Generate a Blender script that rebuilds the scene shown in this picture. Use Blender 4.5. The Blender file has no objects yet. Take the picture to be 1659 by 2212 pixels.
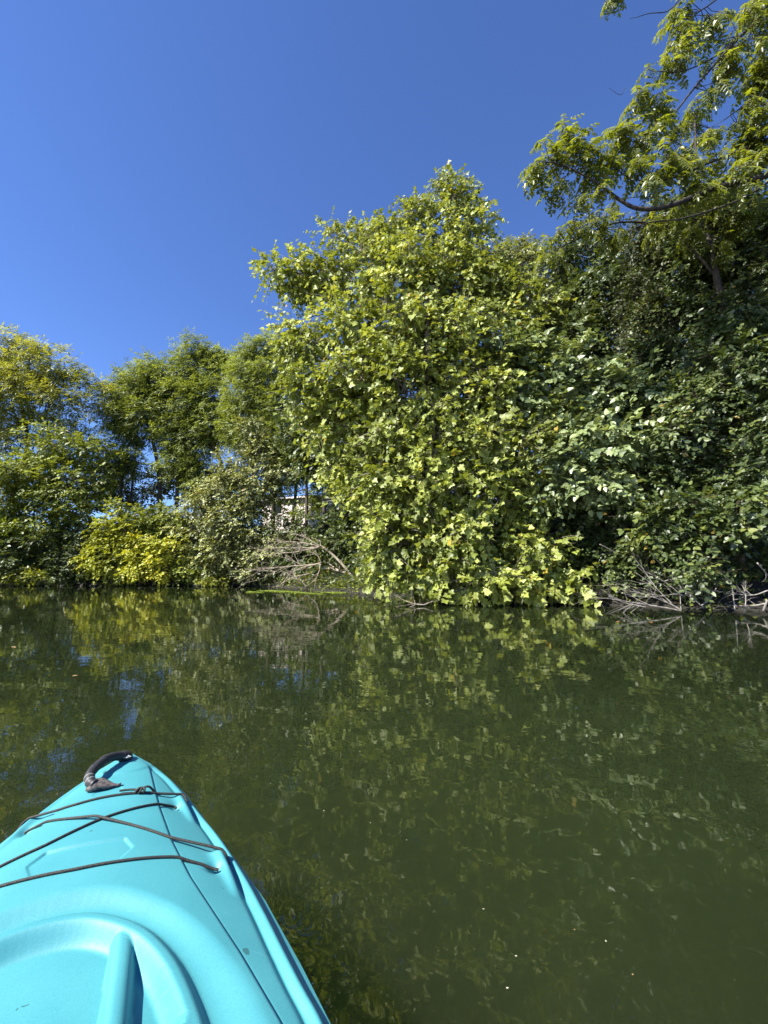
import bpy, math, random
import numpy as np
from mathutils import Vector

random.seed(7)
R = np.random.default_rng(11)
C = bpy.context.scene.collection
S = bpy.context.scene
rad = math.radians

# ------------------------------------------------------------------ camera
CAM_H, PITCH = 0.9, math.atan(0.127)
cam = bpy.data.cameras.new('camera'); cam_o = bpy.data.objects.new('camera', cam); C.objects.link(cam_o)
cam.sensor_fit = 'VERTICAL'; cam.sensor_height = 24.0; cam.lens = 24.0 * 1450 / 3333
cam.clip_start = 0.02; cam.clip_end = 3000
cam_o.location = (0, 0, CAM_H); cam_o.rotation_euler = (rad(90) + PITCH, 0, 0)
S.camera = cam_o

# ------------------------------------------------------------------ light
SUN_AZ, SUN_EL = rad(-118), rad(47)          # azimuth clockwise from +Y, so the sun stands to the left, a little behind
sd = Vector((math.sin(SUN_AZ) * math.cos(SUN_EL), math.cos(SUN_AZ) * math.cos(SUN_EL), math.sin(SUN_EL)))
SUNV = np.array(sd)
W = bpy.data.worlds.new('World'); S.world = W; W.use_nodes = True
nt = W.node_tree; nt.nodes.clear()
sky = nt.nodes.new('ShaderNodeTexSky'); sky.sky_type = 'NISHITA'; sky.sun_disc = False
sky.sun_elevation = SUN_EL; sky.sun_rotation = SUN_AZ
sky.altitude = 300; sky.air_density = 1.0; sky.dust_density = 0.05; sky.ozone_density = 2.2
hs = nt.nodes.new('ShaderNodeHueSaturation'); hs.inputs['Saturation'].default_value = 1.0
gm = nt.nodes.new('ShaderNodeMix'); gm.data_type = 'RGBA'; gm.blend_type = 'MULTIPLY'; gm.inputs[0].default_value = 1.0
gm.inputs[7].default_value = (.57, .73, 1.10, 1)
bg = nt.nodes.new('ShaderNodeBackground'); bg.inputs[1].default_value = 0.077
wo = nt.nodes.new('ShaderNodeOutputWorld')
nt.links.new(sky.outputs[0], hs.inputs['Color']); nt.links.new(hs.outputs[0], gm.inputs[6])
nt.links.new(gm.outputs[2], bg.inputs[0]); nt.links.new(bg.outputs[0], wo.inputs[0])
sl = bpy.data.lights.new('sun', 'SUN'); sl.energy = 5.0; sl.angle = rad(0.53); sl.color = (1.0, 0.965, 0.88)
so = bpy.data.objects.new('sun', sl); C.objects.link(so); so.location = (0, 0, 30)
so.rotation_euler = sd.to_track_quat('Z', 'Y').to_euler()
S.view_settings.view_transform = 'Standard'; S.view_settings.look = 'None'
S.view_settings.gamma = 1; S.view_settings.exposure = 1.42; S.view_settings.use_curve_mapping = False
S.cycles.max_bounces = 8; S.cycles.diffuse_bounces = 3; S.cycles.glossy_bounces = 3
S.cycles.transmission_bounces = 4; S.cycles.transparent_max_bounces = 4

# ------------------------------------------------------------------ helpers
FD = 962.2
def P(x, y, D):
    """a place in the world at forward distance D, along the direction (x, y) of the layout sketch"""
    a = (x - 829.5) / FD; v = -(y - 1106.0) / FD
    c, s = math.cos(PITCH), math.sin(PITCH)
    d = np.array([a, c - v * s, s + v * c])
    k = D / d[1]
    return np.array([d[0] * k, D, CAM_H + d[2] * k])
def Rr(px, y, D):
    return px * D / FD * 1.02

def tag(o, label=None, cat=None, group=None, kind=None):
    if label: o['label'] = label
    if cat: o['category'] = cat
    if group: o['group'] = group
    if kind: o['kind'] = kind
    return o
def empty(name, loc):
    o = bpy.data.objects.new(name, None); C.objects.link(o); o.location = Vector([float(q) for q in loc]); o.empty_display_size = .2
    return o
def mesh_np(name, V, F, smooth=False, col=None):
    """V (n,3), F (m,k) all faces with k corners"""
    me = bpy.data.meshes.new(name)
    V = np.ascontiguousarray(V, dtype=np.float32); F = np.ascontiguousarray(F, dtype=np.int32)
    n, k = F.shape
    me.vertices.add(len(V)); me.vertices.foreach_set('co', V.ravel())
    me.loops.add(n * k); me.loops.foreach_set('vertex_index', F.ravel())
    me.polygons.add(n); me.polygons.foreach_set('loop_start', np.arange(0, n * k, k, dtype=np.int32))
    me.polygons.foreach_set('loop_total', np.full(n, k, dtype=np.int32))
    me.update(calc_edges=True)
    if smooth: me.polygons.foreach_set('use_smooth', np.ones(n, dtype=bool))
    if col is not None:
        at = me.color_attributes.new('tint', 'FLOAT_COLOR', 'POINT')
        at.data.foreach_set('color', np.ascontiguousarray(col, dtype=np.float32).ravel())
    return me
def link(name, me, mat, parent=None, origin=None):
    """links a mesh; with a parent the vertices are given in world space and moved to the parent's frame"""
    o = bpy.data.objects.new(name, me); C.objects.link(o)
    if mat is not None: me.materials.append(mat)
    if parent is not None:
        o.parent = parent
        me.transform(__import__('mathutils').Matrix.Translation(-Vector(parent.location)))
    return o
def norm(a):
    return a / np.maximum(np.linalg.norm(a, axis=-1, keepdims=True), 1e-9)

class Geo:
    """collects polygons (python) for small hard things"""
    def __init__(s): s.v = []; s.f = []
    def add(s, vs, fs):
        b = len(s.v); s.v += [tuple(map(float, p)) for p in vs]; s.f += [tuple(b + i for i in f) for f in fs]
    def box(s, x0, x1, y0, y1, z0, z1):
        s.add([(x0,y0,z0),(x1,y0,z0),(x1,y1,z0),(x0,y1,z0),(x0,y0,z1),(x1,y0,z1),(x1,y1,z1),(x0,y1,z1)],
              [(0,3,2,1),(4,5,6,7),(0,1,5,4),(1,2,6,5),(2,3,7,6),(3,0,4,7)])
    def tube(s, pts, rs, n=6, cap=True):
        pts = np.array(pts, float); k = len(pts)
        rs = np.broadcast_to(np.array(rs, float), (k,)) if np.ndim(rs) else np.full(k, float(rs))
        T = norm(np.gradient(pts, axis=0)); ref = np.array([0.31, .17, .93])
        if abs(T[0] @ ref) > .9: ref = np.array([1., 0, 0])
        A = norm(np.cross(T, ref)); B = np.cross(T, A)
        an = np.arange(n) * 2 * math.pi / n
        ring = pts[:, None] + rs[:, None, None] * (np.cos(an)[None, :, None] * A[:, None] + np.sin(an)[None, :, None] * B[:, None])
        fs = [(i*n+j, i*n+(j+1) % n, (i+1)*n+(j+1) % n, (i+1)*n+j) for i in range(k-1) for j in range(n)]
        if cap: fs += [tuple(range(n-1, -1, -1)), tuple((k-1)*n + j for j in range(n))]
        s.add(ring.reshape(-1, 3), fs)
    def build(s, name, mat, parent=None, smooth=True):
        me = bpy.data.meshes.new(name); me.from_pydata(s.v, [], s.f); me.update()
        if smooth: me.polygons.foreach_set('use_smooth', np.ones(len(me.polygons), dtype=bool))
        return link(name, me, mat, parent)

def spline(pts, n=40):
    """Catmull-Rom through the points"""
    p = np.array(pts, float); p = np.vstack([2*p[0]-p[1], p, 2*p[-1]-p[-2]])
    out = []
    segs = len(p) - 3; per = max(2, n // segs)
    for i in range(segs):
        for t in np.linspace(0, 1, per, endpoint=(i == segs-1)):
            a, b, c, d = p[i:i+4]
            out.append(.5*((2*b)+(-a+c)*t+(2*a-5*b+4*c-d)*t*t+(-a+3*b-3*c+d)*t**3))
    return np.array(out)

# ------------------------------------------------------------------ materials
def newmat(name):
    m = bpy.data.materials.new(name); m.use_nodes = True
    return m, m.node_tree, m.node_tree.nodes['Principled BSDF']
def N(t, typ, **kw):
    n = t.nodes.new(typ)
    for k, v in kw.items(): setattr(n, k, v)
    return n
def ramp(t, stops, fac):
    r = N(t, 'ShaderNodeValToRGB'); el = r.color_ramp.elements
    while len(el) < len(stops): el.new(.5)
    for e, (p, c) in zip(el, stops): e.position = p; e.color = (*c, 1)
    t.links.new(fac, r.inputs[0]); return r.outputs[0]

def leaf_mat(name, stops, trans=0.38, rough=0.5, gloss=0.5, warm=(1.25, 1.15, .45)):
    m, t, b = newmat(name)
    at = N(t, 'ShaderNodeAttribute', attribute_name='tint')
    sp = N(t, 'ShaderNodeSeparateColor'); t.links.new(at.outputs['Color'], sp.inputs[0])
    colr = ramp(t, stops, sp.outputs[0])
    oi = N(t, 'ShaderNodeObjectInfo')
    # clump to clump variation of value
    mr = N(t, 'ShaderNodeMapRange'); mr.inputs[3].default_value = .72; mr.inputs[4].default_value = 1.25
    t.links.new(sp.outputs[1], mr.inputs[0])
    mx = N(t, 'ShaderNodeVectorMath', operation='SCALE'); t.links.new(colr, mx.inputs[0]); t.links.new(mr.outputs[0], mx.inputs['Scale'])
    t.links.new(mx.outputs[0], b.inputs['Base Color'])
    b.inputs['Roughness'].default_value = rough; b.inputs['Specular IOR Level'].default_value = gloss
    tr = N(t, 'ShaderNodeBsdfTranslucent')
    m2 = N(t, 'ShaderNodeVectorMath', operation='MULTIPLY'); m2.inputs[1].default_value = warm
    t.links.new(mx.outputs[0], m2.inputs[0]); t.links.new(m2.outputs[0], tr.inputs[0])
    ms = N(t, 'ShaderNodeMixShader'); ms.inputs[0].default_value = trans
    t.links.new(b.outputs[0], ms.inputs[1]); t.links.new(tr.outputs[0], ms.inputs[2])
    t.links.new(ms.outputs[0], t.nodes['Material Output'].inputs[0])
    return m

def bark_mat(name, c1, c2, scale=6.0, bump=.02):
    m, t, b = newmat(name)
    tc = N(t, 'ShaderNodeTexCoord'); mp = N(t, 'ShaderNodeMapping'); mp.inputs['Scale'].default_value = (scale, scale, scale*.25)
    nz = N(t, 'ShaderNodeTexNoise'); nz.inputs['Scale'].default_value = 2.2; nz.inputs['Detail'].default_value = 6
    t.links.new(tc.outputs['Object'], mp.inputs[0]); t.links.new(mp.outputs[0], nz.inputs[0])
    t.links.new(ramp(t, [(.35, c1), (.65, c2)], nz.outputs[0]), b.inputs['Base Color'])
    bp = N(t, 'ShaderNodeBump'); bp.inputs['Distance'].default_value = bump; t.links.new(nz.outputs[0], bp.inputs['Height'])
    t.links.new(bp.outputs[0], b.inputs['Normal']); b.inputs['Roughness'].default_value = .85
    b.inputs['Specular IOR Level'].default_value = .2
    return m

M = {}
M['syc'] = leaf_mat('sycamore_leaves', [(0, (.14, .175, .022)), (.45, (.245, .29, .045)), (.8, (.37, .40, .11)), (.97, (.36, .34, .05)), (1, (.42, .30, .04))], trans=.33)
M['bass'] = leaf_mat('broad_leaves', [(0, (.11, .155, .055)), (.6, (.20, .25, .095)), (1, (.30, .34, .14))], trans=.25, rough=.4, gloss=.8)
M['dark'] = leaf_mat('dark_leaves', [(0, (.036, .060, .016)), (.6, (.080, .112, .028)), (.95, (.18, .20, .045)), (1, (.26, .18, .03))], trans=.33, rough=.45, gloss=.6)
M['mid'] = leaf_mat('mid_leaves', [(0, (.12, .16, .02)), (.6, (.20, .24, .035)), (1, (.31, .33, .05))], trans=.35)
M['locust'] = leaf_mat('feathery_leaves', [(0, (.13, .175, .035)), (.6, (.20, .245, .055)), (1, (.29, .325, .08))], trans=.45)
M['locusty'] = leaf_mat('yellowing_feathery_leaves', [(0, (.19, .215, .035)), (.6, (.28, .30, .05)), (1, (.37, .36, .07))], trans=.45)
M['pale'] = leaf_mat('olive_leaves', [(0, (.13, .155, .04)), (.6, (.23, .25, .075)), (.95, (.36, .36, .12)), (1, (.34, .20, .09))], trans=.25, rough=.45, gloss=.6)
M['yg'] = leaf_mat('yellow_green_leaves', [(0, (.17, .20, .02)), (.6, (.30, .33, .03)), (1, (.44, .40, .03))], trans=.35)
M['yel'] = leaf_mat('yellow_leaves', [(0, (.28, .31, .03)), (.5, (.43, .45, .045)), (.9, (.55, .50, .05)), (1, (.50, .24, .03))], trans=.3)
M['ail'] = leaf_mat('compound_leaves', [(0, (.06, .085, .016)), (.6, (.12, .145, .025)), (1, (.24, .23, .04))], trans=.5, rough=.4, gloss=.7, warm=(2.6, 2.3, .4))
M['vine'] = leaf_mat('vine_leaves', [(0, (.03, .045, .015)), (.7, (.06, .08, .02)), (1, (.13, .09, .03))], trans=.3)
M['weed'] = leaf_mat('water_weed', [(0, (.16, .24, .03)), (1, (.28, .34, .06))], trans=.1)
M['bark'] = bark_mat('grey_brown_bark', (.05, .038, .028), (.13, .105, .08))
M['darkbark'] = bark_mat('dark_rough_bark', (.022, .018, .015), (.065, .055, .045), 9, .03)
M['sycbark'] = bark_mat('mottled_pale_bark', (.12, .10, .075), (.38, .34, .27), 4)
M['bleached'] = bark_mat('bleached_dead_wood', (.20, .155, .11), (.44, .37, .29), 8, .01)
M['deadgrey'] = bark_mat('grey_dead_wood', (.13, .115, .10), (.30, .27, .235), 8, .01)

# ------------------------------------------------------------------ shoreline, ground, water
SH = np.array([(-90, 20.5), (-30, 22.6), (-19, 23.4), (-11, 24.2), (-7.5, 23.6), (-5, 21.8), (-3, 18.6), (-.6, 15.6), (1.6, 13.6), (3.7, 12.4), (5.3, 11.2), (7.0, 10.0), (9.2, 8.8), (13, 6.2), (22, -4), (40, -40)], float)
def shore_d(x, y):
    p = np.stack([x, y], -1).astype(float); best = np.full(p.shape[:-1], 1e9); sg = np.ones(p.shape[:-1])
    for a, b in zip(SH[:-1], SH[1:]):
        ab = b - a; ap = p - a
        t = np.clip((ap @ ab) / (ab @ ab), 0, 1); q = ap - t[..., None]*ab
        d = np.hypot(q[..., 0], q[..., 1]); cr = ab[0]*ap[..., 1] - ab[1]*ap[..., 0]
        m = d < best - 1e-9; best = np.where(m, d, best); sg = np.where(m, np.sign(cr), sg)
    return best * sg
def ground_z(x, y):
    x = np.asarray(x, float); y = np.asarray(y, float)
    d = shore_d(x, y)
    wob = .12*np.sin(x*1.3+y*.7) + .08*np.sin(x*2.9-y*2.1) + .05*np.sin(x*6.1+y*5.3)
    z = np.where(d < 0, np.maximum(.45*d, -1.4), .5*np.tanh(d*1.1)/1 + .27*np.clip(d-.6, 0, 10.5))
    return z + wob*np.clip(d, 0, 1)*.8 - .02

def axis_pts(lo, hi, fine_lo, fine_hi, step, grow=1.35):
    a = list(np.arange(fine_lo, fine_hi, step)); s = step
    while a[-1] < hi: s *= grow; a.append(a[-1]+s)
    s = step
    while a[0] > lo: s *= grow; a.insert(0, a[0]-s)
    return np.array(a)
gx = axis_pts(-900, 900, -26, 14, .3); gy = axis_pts(-600, 1800, 3, 40, .3)
GX, GY = np.meshgrid(gx, gy)
GZ = ground_z(GX, GY)
nx, ny = len(gx), len(gy)
ii = (np.arange(ny-1)[:, None]*nx + np.arange(nx-1)[None]).ravel()
me = mesh_np('ground', np.stack([GX, GY, GZ], -1).reshape(-1, 3), np.stack([ii, ii+1, ii+nx+1, ii+nx], -1), True)
gm_, t, b = newmat('leaf_litter_soil')
tc = N(t, 'ShaderNodeTexCoord'); nz = N(t, 'ShaderNodeTexNoise'); nz.inputs['Scale'].default_value = 5; nz.inputs['Detail'].default_value = 10; nz.inputs['Roughness'].default_value = .7
t.links.new(tc.outputs['Object'], nz.inputs[0])
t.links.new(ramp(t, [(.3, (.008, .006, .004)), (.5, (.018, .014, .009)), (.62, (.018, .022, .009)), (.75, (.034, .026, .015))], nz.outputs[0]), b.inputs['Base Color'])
bp = N(t, 'ShaderNodeBump'); bp.inputs['Distance'].default_value = .08; t.links.new(nz.outputs[0], bp.inputs['Height']); t.links.new(bp.outputs[0], b.inputs['Normal'])
b.inputs['Roughness'].default_value = .95
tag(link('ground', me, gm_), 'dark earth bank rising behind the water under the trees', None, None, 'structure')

wm, t, b = newmat('murky_green_water')
b.inputs['Base Color'].default_value = (.034, .046, .014, 1); b.inputs['Roughness'].default_value = .01; b.inputs['IOR'].default_value = 1.333
ss = N(t, 'ShaderNodeSubsurfaceScattering', falloff='BURLEY'); ss.inputs['Radius'].default_value = (.8, 1.0, .5); ss.inputs['Scale'].default_value = 1.3
gl = N(t, 'ShaderNodeBsdfGlossy'); gl.inputs['Roughness'].default_value = .01; fr = N(t, 'ShaderNodeFresnel'); fr.inputs['IOR'].default_value = 1.55
ms = N(t, 'ShaderNodeMixShader'); t.links.new(fr.outputs[0], ms.inputs[0]); t.links.new(ss.outputs[0], ms.inputs[1]); t.links.new(gl.outputs[0], ms.inputs[2]); t.links.new(ms.outputs[0], t.nodes['Material Output'].inputs[0])
tc = N(t, 'ShaderNodeTexCoord')
def wave(scale, stretch, amp, rot=0., detail=2.0, dist=0.0):
    mp = N(t, 'ShaderNodeMapping'); mp.inputs['Scale'].default_value = (scale*stretch, scale, scale); mp.inputs['Rotation'].default_value = (0, 0, rot)
    n_ = N(t, 'ShaderNodeTexNoise'); n_.inputs['Scale'].default_value = 1; n_.inputs['Detail'].default_value = detail; n_.inputs['Roughness'].default_value = .5
    n_.inputs['Distortion'].default_value = dist
    t.links.new(tc.outputs['Object'], mp.inputs[0]); t.links.new(mp.outputs[0], n_.inputs[0])
    ml = N(t, 'ShaderNodeMath', operation='MULTIPLY'); ml.inputs[1].default_value = amp; t.links.new(n_.outputs[0], ml.inputs[0])
    return ml.outputs[0]
def addn(a, b_):
    n_ = N(t, 'ShaderNodeMath', operation='ADD'); t.links.new(a, n_.inputs[0]); t.links.new(b_, n_.inputs[1]); return n_.outputs[0]
H = addn(addn(wave(.9, .6, .0030, .2, 1.0), wave(3.8, .75, .0011, -.25, 1.0, .5)), wave(12, .85, .00032, .5, 1.0, .3))
bp = N(t, 'ShaderNodeBump'); bp.inputs['Distance'].default_value = 1.0; bp.inputs['Strength'].default_value = 1.0
t.links.new(H, bp.inputs['Height']); t.links.new(bp.outputs[0], gl.inputs['Normal']); t.links.new(bp.outputs[0], fr.inputs['Normal'])
# suspended silt varies a little
nz = N(t, 'ShaderNodeTexNoise'); nz.inputs['Scale'].default_value = .35; nz.inputs['Detail'].default_value = 3
t.links.new(tc.outputs['Object'], nz.inputs[0])
t.links.new(ramp(t, [(.35, (.0125, .0178, .0066)), (.65, (.0162, .0225, .0082))], nz.outputs[0]), ss.inputs['Color'])
wx_ = axis_pts(-900, 900, -24, 14, .5); wy_ = axis_pts(-600, 1800, -2, 26, .5); WX, WY = np.meshgrid(wx_, wy_); nxw, nyw = len(wx_), len(wy_)
ii = (np.arange(nyw-1)[:, None]*nxw + np.arange(nxw-1)[None]).ravel()
me = mesh_np('water', np.stack([WX, WY, WX*0], -1).reshape(-1, 3), np.stack([ii, ii+1, ii+nxw+1, ii+nxw], -1))
tag(link('water', me, wm), 'calm murky green river with small ripples mirroring the trees', None, None, 'structure')

# ------------------------------------------------------------------ foliage engine
TPL = {}
def tpl(name, v, f): TPL[name] = (np.array(v, float), np.array(f, int))
tpl('diamond', [(0,0,0),(.26,.42,.05),(0,1,-.04),(-.26,.42,.05)], [(0,1,2),(0,2,3)])
tpl('thin', [(0,0,0),(.13,.45,.03),(0,1,-.03),(-.13,.45,.03)], [(0,1,2),(0,2,3)])
tpl('oval', [(0,0,0),(.25,.22,.04),(.27,.58,.04),(0,1,-.06),(-.27,.58,.04),(-.25,.22,.04)], [(0,1,2),(0,2,3),(0,3,4),(0,4,5)])
tpl('heart', [(0,.06,0),(.24,-.02,.03),(.40,.28,.07),(.28,.66,.05),(0,1.05,-.1),(-.28,.66,.05),(-.40,.28,.07),(-.24,-.02,.03)], [(0,1,2),(0,2,3),(0,3,4),(0,4,5),(0,5,6),(0,6,7)])
tpl('lobed', [(0,0,0),(.34,-.04,.04),(.56,.36,.10),(.26,.52,.03),(0,1,-.08),(-.26,.52,.03),(-.56,.36,.10),(-.34,-.04,.04)], [(0,1,2),(0,2,3),(0,3,4),(0,4,5),(0,5,6),(0,6,7)])
_o = [(0,.04,0),(.2,-.12,.03),(.34,-.10,.05),(.36,.10,.07),(.62,.30,.13),(.50,.40,.08),(.54,.55,.1),(.27,.52,.03),(.24,.74,.0),(0,1.05,-.10)]
_ol = _o + [(-x, y, z) for x, y, z in _o[-2:0:-1]]
tpl('lobedfull', [(0,.35,0)] + _ol, [(0, i+1, (i+1) % len(_ol)+1) for i in range(len(_ol))])

def leaves(kind, pos, dirs, nrm, size, tint, clump):
    v, f = TPL[kind]; n = len(pos)
    y = norm(dirs); x = norm(np.cross(y, nrm)); z = np.cross(x, y)
    s = size[:, None, None]
    V = pos[:, None] + s*(v[None, :, 0:1]*x[:, None] + v[None, :, 1:2]*y[:, None] + v[None, :, 2:3]*z[:, None])
    F = (f[None] + (np.arange(n)*len(v))[:, None, None]).reshape(-1, 3)
    col = np.ones((n, len(v), 4)); col[..., 0] = tint[:, None]; col[..., 1] = clump[:, None]; col[..., 2] = 0
    return V.reshape(-1, 3), F, col.reshape(-1, 4)

def tubes_fast(P0, P1, r0, r1, bend):
    """many thin 3-sided twigs with one bend"""
    n = len(P0); mid = (P0+P1)/2 + bend
    pts = np.stack([P0, mid, P1], 1); T = norm(P1-P0)
    ref = np.where(np.abs(T[:, 2:3]) > .8, np.array([[1., 0, 0]]), np.array([[0, 0, 1.]]))
    A = norm(np.cross(T, ref)); B = np.cross(T, A)
    an = np.arange(3)*2*math.pi/3
    rr = np.stack([r0, (r0+r1)/2, r1], 1)
    V = pts[:, :, None] + rr[:, :, None, None]*(np.cos(an)[None, None, :, None]*A[:, None, None] + np.sin(an)[None, None, :, None]*B[:, None, None])
    f = np.array([(i*3+j, i*3+(j+1) % 3, (i+1)*3+(j+1) % 3, (i+1)*3+j) for i in range(2) for j in range(3)])
    F = (f[None] + (np.arange(n)*9)[:, None, None]).reshape(-1, 4)
    return V.reshape(-1, 3), F

def crown_points(blobs, n_leaves, per_spray, clump_r, flat=.6, shell=.55, spray_len=.45, sun=.6, droop=.25, up=.6, jitter=.7, minz=.06, kcl=11):
    """leaf positions, directions, normals: blobs -> clumps -> sprays -> leaves"""
    B = np.array([list(P(x, y, D)) + [Rr(r, y, D)] for x, y, r, D in blobs])
    vol = B[:, 3]**2.0; w = vol/vol.sum()
    n_spray = max(10, n_leaves//per_spray); n_cl = max(len(B)*3, n_spray//kcl)
    bi = R.choice(len(B), n_cl, p=w)
    dirn = norm(R.normal(size=(n_cl, 3)))
    rr = (shell + (1-shell)*R.random(n_cl))*np.where(R.random(n_cl) < .22, R.random(n_cl), 1)
    cc = B[bi, :3] + dirn*(B[bi, 3]*rr)[:, None]
    cr = clump_r*(.6+.8*R.random(n_cl))
    cval = R.random(n_cl)
    ci = R.integers(0, n_cl, n_spray)
    off = norm(R.normal(size=(n_spray, 3)))*np.cbrt(R.random(n_spray))[:, None]; off[:, 2] *= flat
    sc = cc[ci] + off*cr[ci][:, None]
    out = norm(sc - B[bi[ci], :3] + 1e-6)
    ax = norm(out*.8 + norm(off+1e-6)*.7 + R.normal(size=(n_spray, 3))*.45 + np.array([0, 0, -droop]))
    sup = norm(np.array([0, 0, up*.6]) + out*.35 + SUNV*sun + R.normal(size=(n_spray, 3))*.35)
    # leaves
    k = per_spray; si = np.repeat(np.arange(n_spray), k); tt = np.tile((np.arange(k)+.5)/k, n_spray) + R.normal(size=n_spray*k)*.06
    side = np.tile(np.where(np.arange(k) % 2, 1., -1.), n_spray)
    sx = norm(np.cross(ax, sup))
    L = spray_len*(.6+.8*R.random(n_spray))
    pos = sc[si] + ax[si]*(tt*L[si])[:, None] - np.array([0, 0, 1.])*(tt**2*L[si]*droop*.6)[:, None]
    dr = norm(ax[si]*.7 + sx[si]*(side*.9)[:, None] + R.normal(size=(len(si), 3))*.3*jitter + np.array([0, 0, -droop*.8]))
    nm = norm(sup[si] + R.normal(size=(len(si), 3))*.45*jitter)
    tint = np.clip(.5*cval[ci][si] + .5*R.random(len(si)), 0, 1)*.94
    tint = np.where(R.random(len(si)) < .006, 1., tint)
    cv = cval[ci][si]
    keep = pos[:, 2] > minz
    segs = (sc, sc + ax*L[:, None])
    return B, cc, bi, ci, segs, (pos[keep], dr[keep], nm[keep], tint[keep], cv[keep])

def limb(g, pts, r0, r1, n=7, seg=10, wig=.04):
    p = spline(pts, seg*len(pts)) if len(pts) > 2 else np.linspace(pts[0], pts[1], seg)
    L = np.linalg.norm(p[-1]-p[0]); p = p + np.cumsum(R.normal(size=p.shape), 0)*wig*L/len(p)*np.linspace(0, 1, len(p))[:, None]*.6
    g.tube(p, np.linspace(r0, r1, len(p)), n)
    return p

def tree(name, label, cat, group, blobs, trunks, leaf, mat, n, size, per=8, clump=.45, bark='bark', twig=.35, tw=1., tbark=None, base=None, nleafobj=0, objkind=None, limbs=True, zg=0., **kw):
    """trunks: list of (points, r0, r1); points as (x, y, D) sketch coordinates, first on the ground"""
    tr = []
    for pts, r0, r1 in trunks:
        w = [P(*q) for q in pts]
        gz = float(ground_z(w[0][0], w[0][1])); w[0][2] = min(w[0][2], gz - .15) if w[0][2] < gz + 2.5 else w[0][2]
        tr.append((w, r0, r1))
    b0 = tr[0][0][0].copy(); b0[2] = max(b0[2], float(ground_z(b0[0], b0[1])))
    root = tag(empty(name, b0), label, cat, group)
    g = Geo(); tp = []
    for w, r0, r1 in tr: tp.append(limb(g, w, r0, r1, 8, 8, .03))
    TP = np.vstack(tp); TR = np.concatenate([np.linspace(r0, r1, len(p)) for p, (_, r0, r1) in zip(tp, tr)])
    B, cc, bi, ci, segs, lf = crown_points(blobs, n, per, clump, **kw)
    if limbs:
        for k in range(len(B)):
            c = B[k, :3]; d = np.linalg.norm(TP - c, axis=1) + np.where(TP[:, 2] > c[2]-.15*B[k, 3], 3.5, 0)*1.0
            j = int(np.argmin(d)); a = TP[j]; L = np.linalg.norm(c-a)
            mid = a*.5 + c*.5 + np.array([0, 0, .10*L]) + R.normal(size=3)*.06*L
            limb(g, [a, mid, c], min(TR[j]*.6, .05+.012*L), .012, 5, 5, .04)
    g.build('trunk', M[tbark or bark], root)
    # twigs: blob centre -> clump centre -> sprays
    if twig > 0:
        m = R.random(len(cc)) < .8
        c0 = B[bi[m], :3] + R.normal(size=(m.sum(), 3))*.15*B[bi[m], 3:4]; c1 = cc[m]
        ln = np.linalg.norm(c1-c0, axis=1)
        V1, F1 = tubes_fast(c0, c1, tw*(.006+.006*ln), np.full(len(c0), .004*tw), R.normal(size=c0.shape)*.1*ln[:, None])
        m2 = R.random(len(segs[0])) < twig
        c2 = cc[ci[m2]]; c3 = segs[1][m2]
        V2, F2 = tubes_fast(c2, c3, np.full(len(c2), .005*tw), np.full(len(c2), .0025*tw), R.normal(size=c2.shape)*.04)
        V = np.vstack([V1, V2]); F = np.vstack([F1, F2+len(V1)])
        tag(link('twigs', mesh_np('twigs', V, F), M[bark], root), kind='stuff')
    pos, dr, nm, tint, cv = lf
    sz = size*(.48+.9*R.random(len(pos)))*np.clip(1-zg*(pos[:, 2]-2), .55, 1.1)
    used = np.zeros(len(pos), bool)
    if nleafobj:
        # the leaves that show largest stand as objects of their own
        dist = np.linalg.norm(pos - np.array([0, 0, CAM_H]), axis=1)
        e = (sz/dist)*np.abs(np.sum(nm*norm(np.array([0, 0, CAM_H])-pos), 1))**.5
        # must be near the camera side of the crown
        front = pos[:, 1] < np.percentile(pos[:, 1], 35)
        idx = np.argsort(-(e*np.where(front, 1, .5)))[:nleafobj]; used[idx] = True
        metint = []
        for q in range(6):
            v, f = TPL[objkind]; col = np.ones((len(v), 4)); col[:, 0] = .15+.15*q; col[:, 1] = R.random(); col[:, 2] = 0
            mm = mesh_np('leaf', v, f, False, col); mm.materials.append(M[mat]); metint.append(mm)
        from mathutils import Matrix
        for i in idx:
            y = norm(dr[i]); x = norm(np.cross(y, nm[i])); z = np.cross(x, y); s = sz[i]
            o = bpy.data.objects.new('leaf', metint[R.integers(0, 6)]); C.objects.link(o); o.parent = root
            p = pos[i] - np.array(root.location)
            o.matrix_local = Matrix([[x[0]*s, y[0]*s, z[0]*s, p[0]], [x[1]*s, y[1]*s, z[1]*s, p[1]], [x[2]*s, y[2]*s, z[2]*s, p[2]], [0, 0, 0, 1]])
    k = ~used
    V, F, col = leaves(leaf, pos[k], dr[k], nm[k], sz[k], tint[k], cv[k])
    cr = link('crown', mesh_np('crown', V, F, False, col), M[mat], root)
    if nleafobj: cr['kind'] = 'stuff'
    return root
# ------------------------------------------------------------------ trees and shrubs
G_BACK = 'trees of the far bank'
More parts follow.
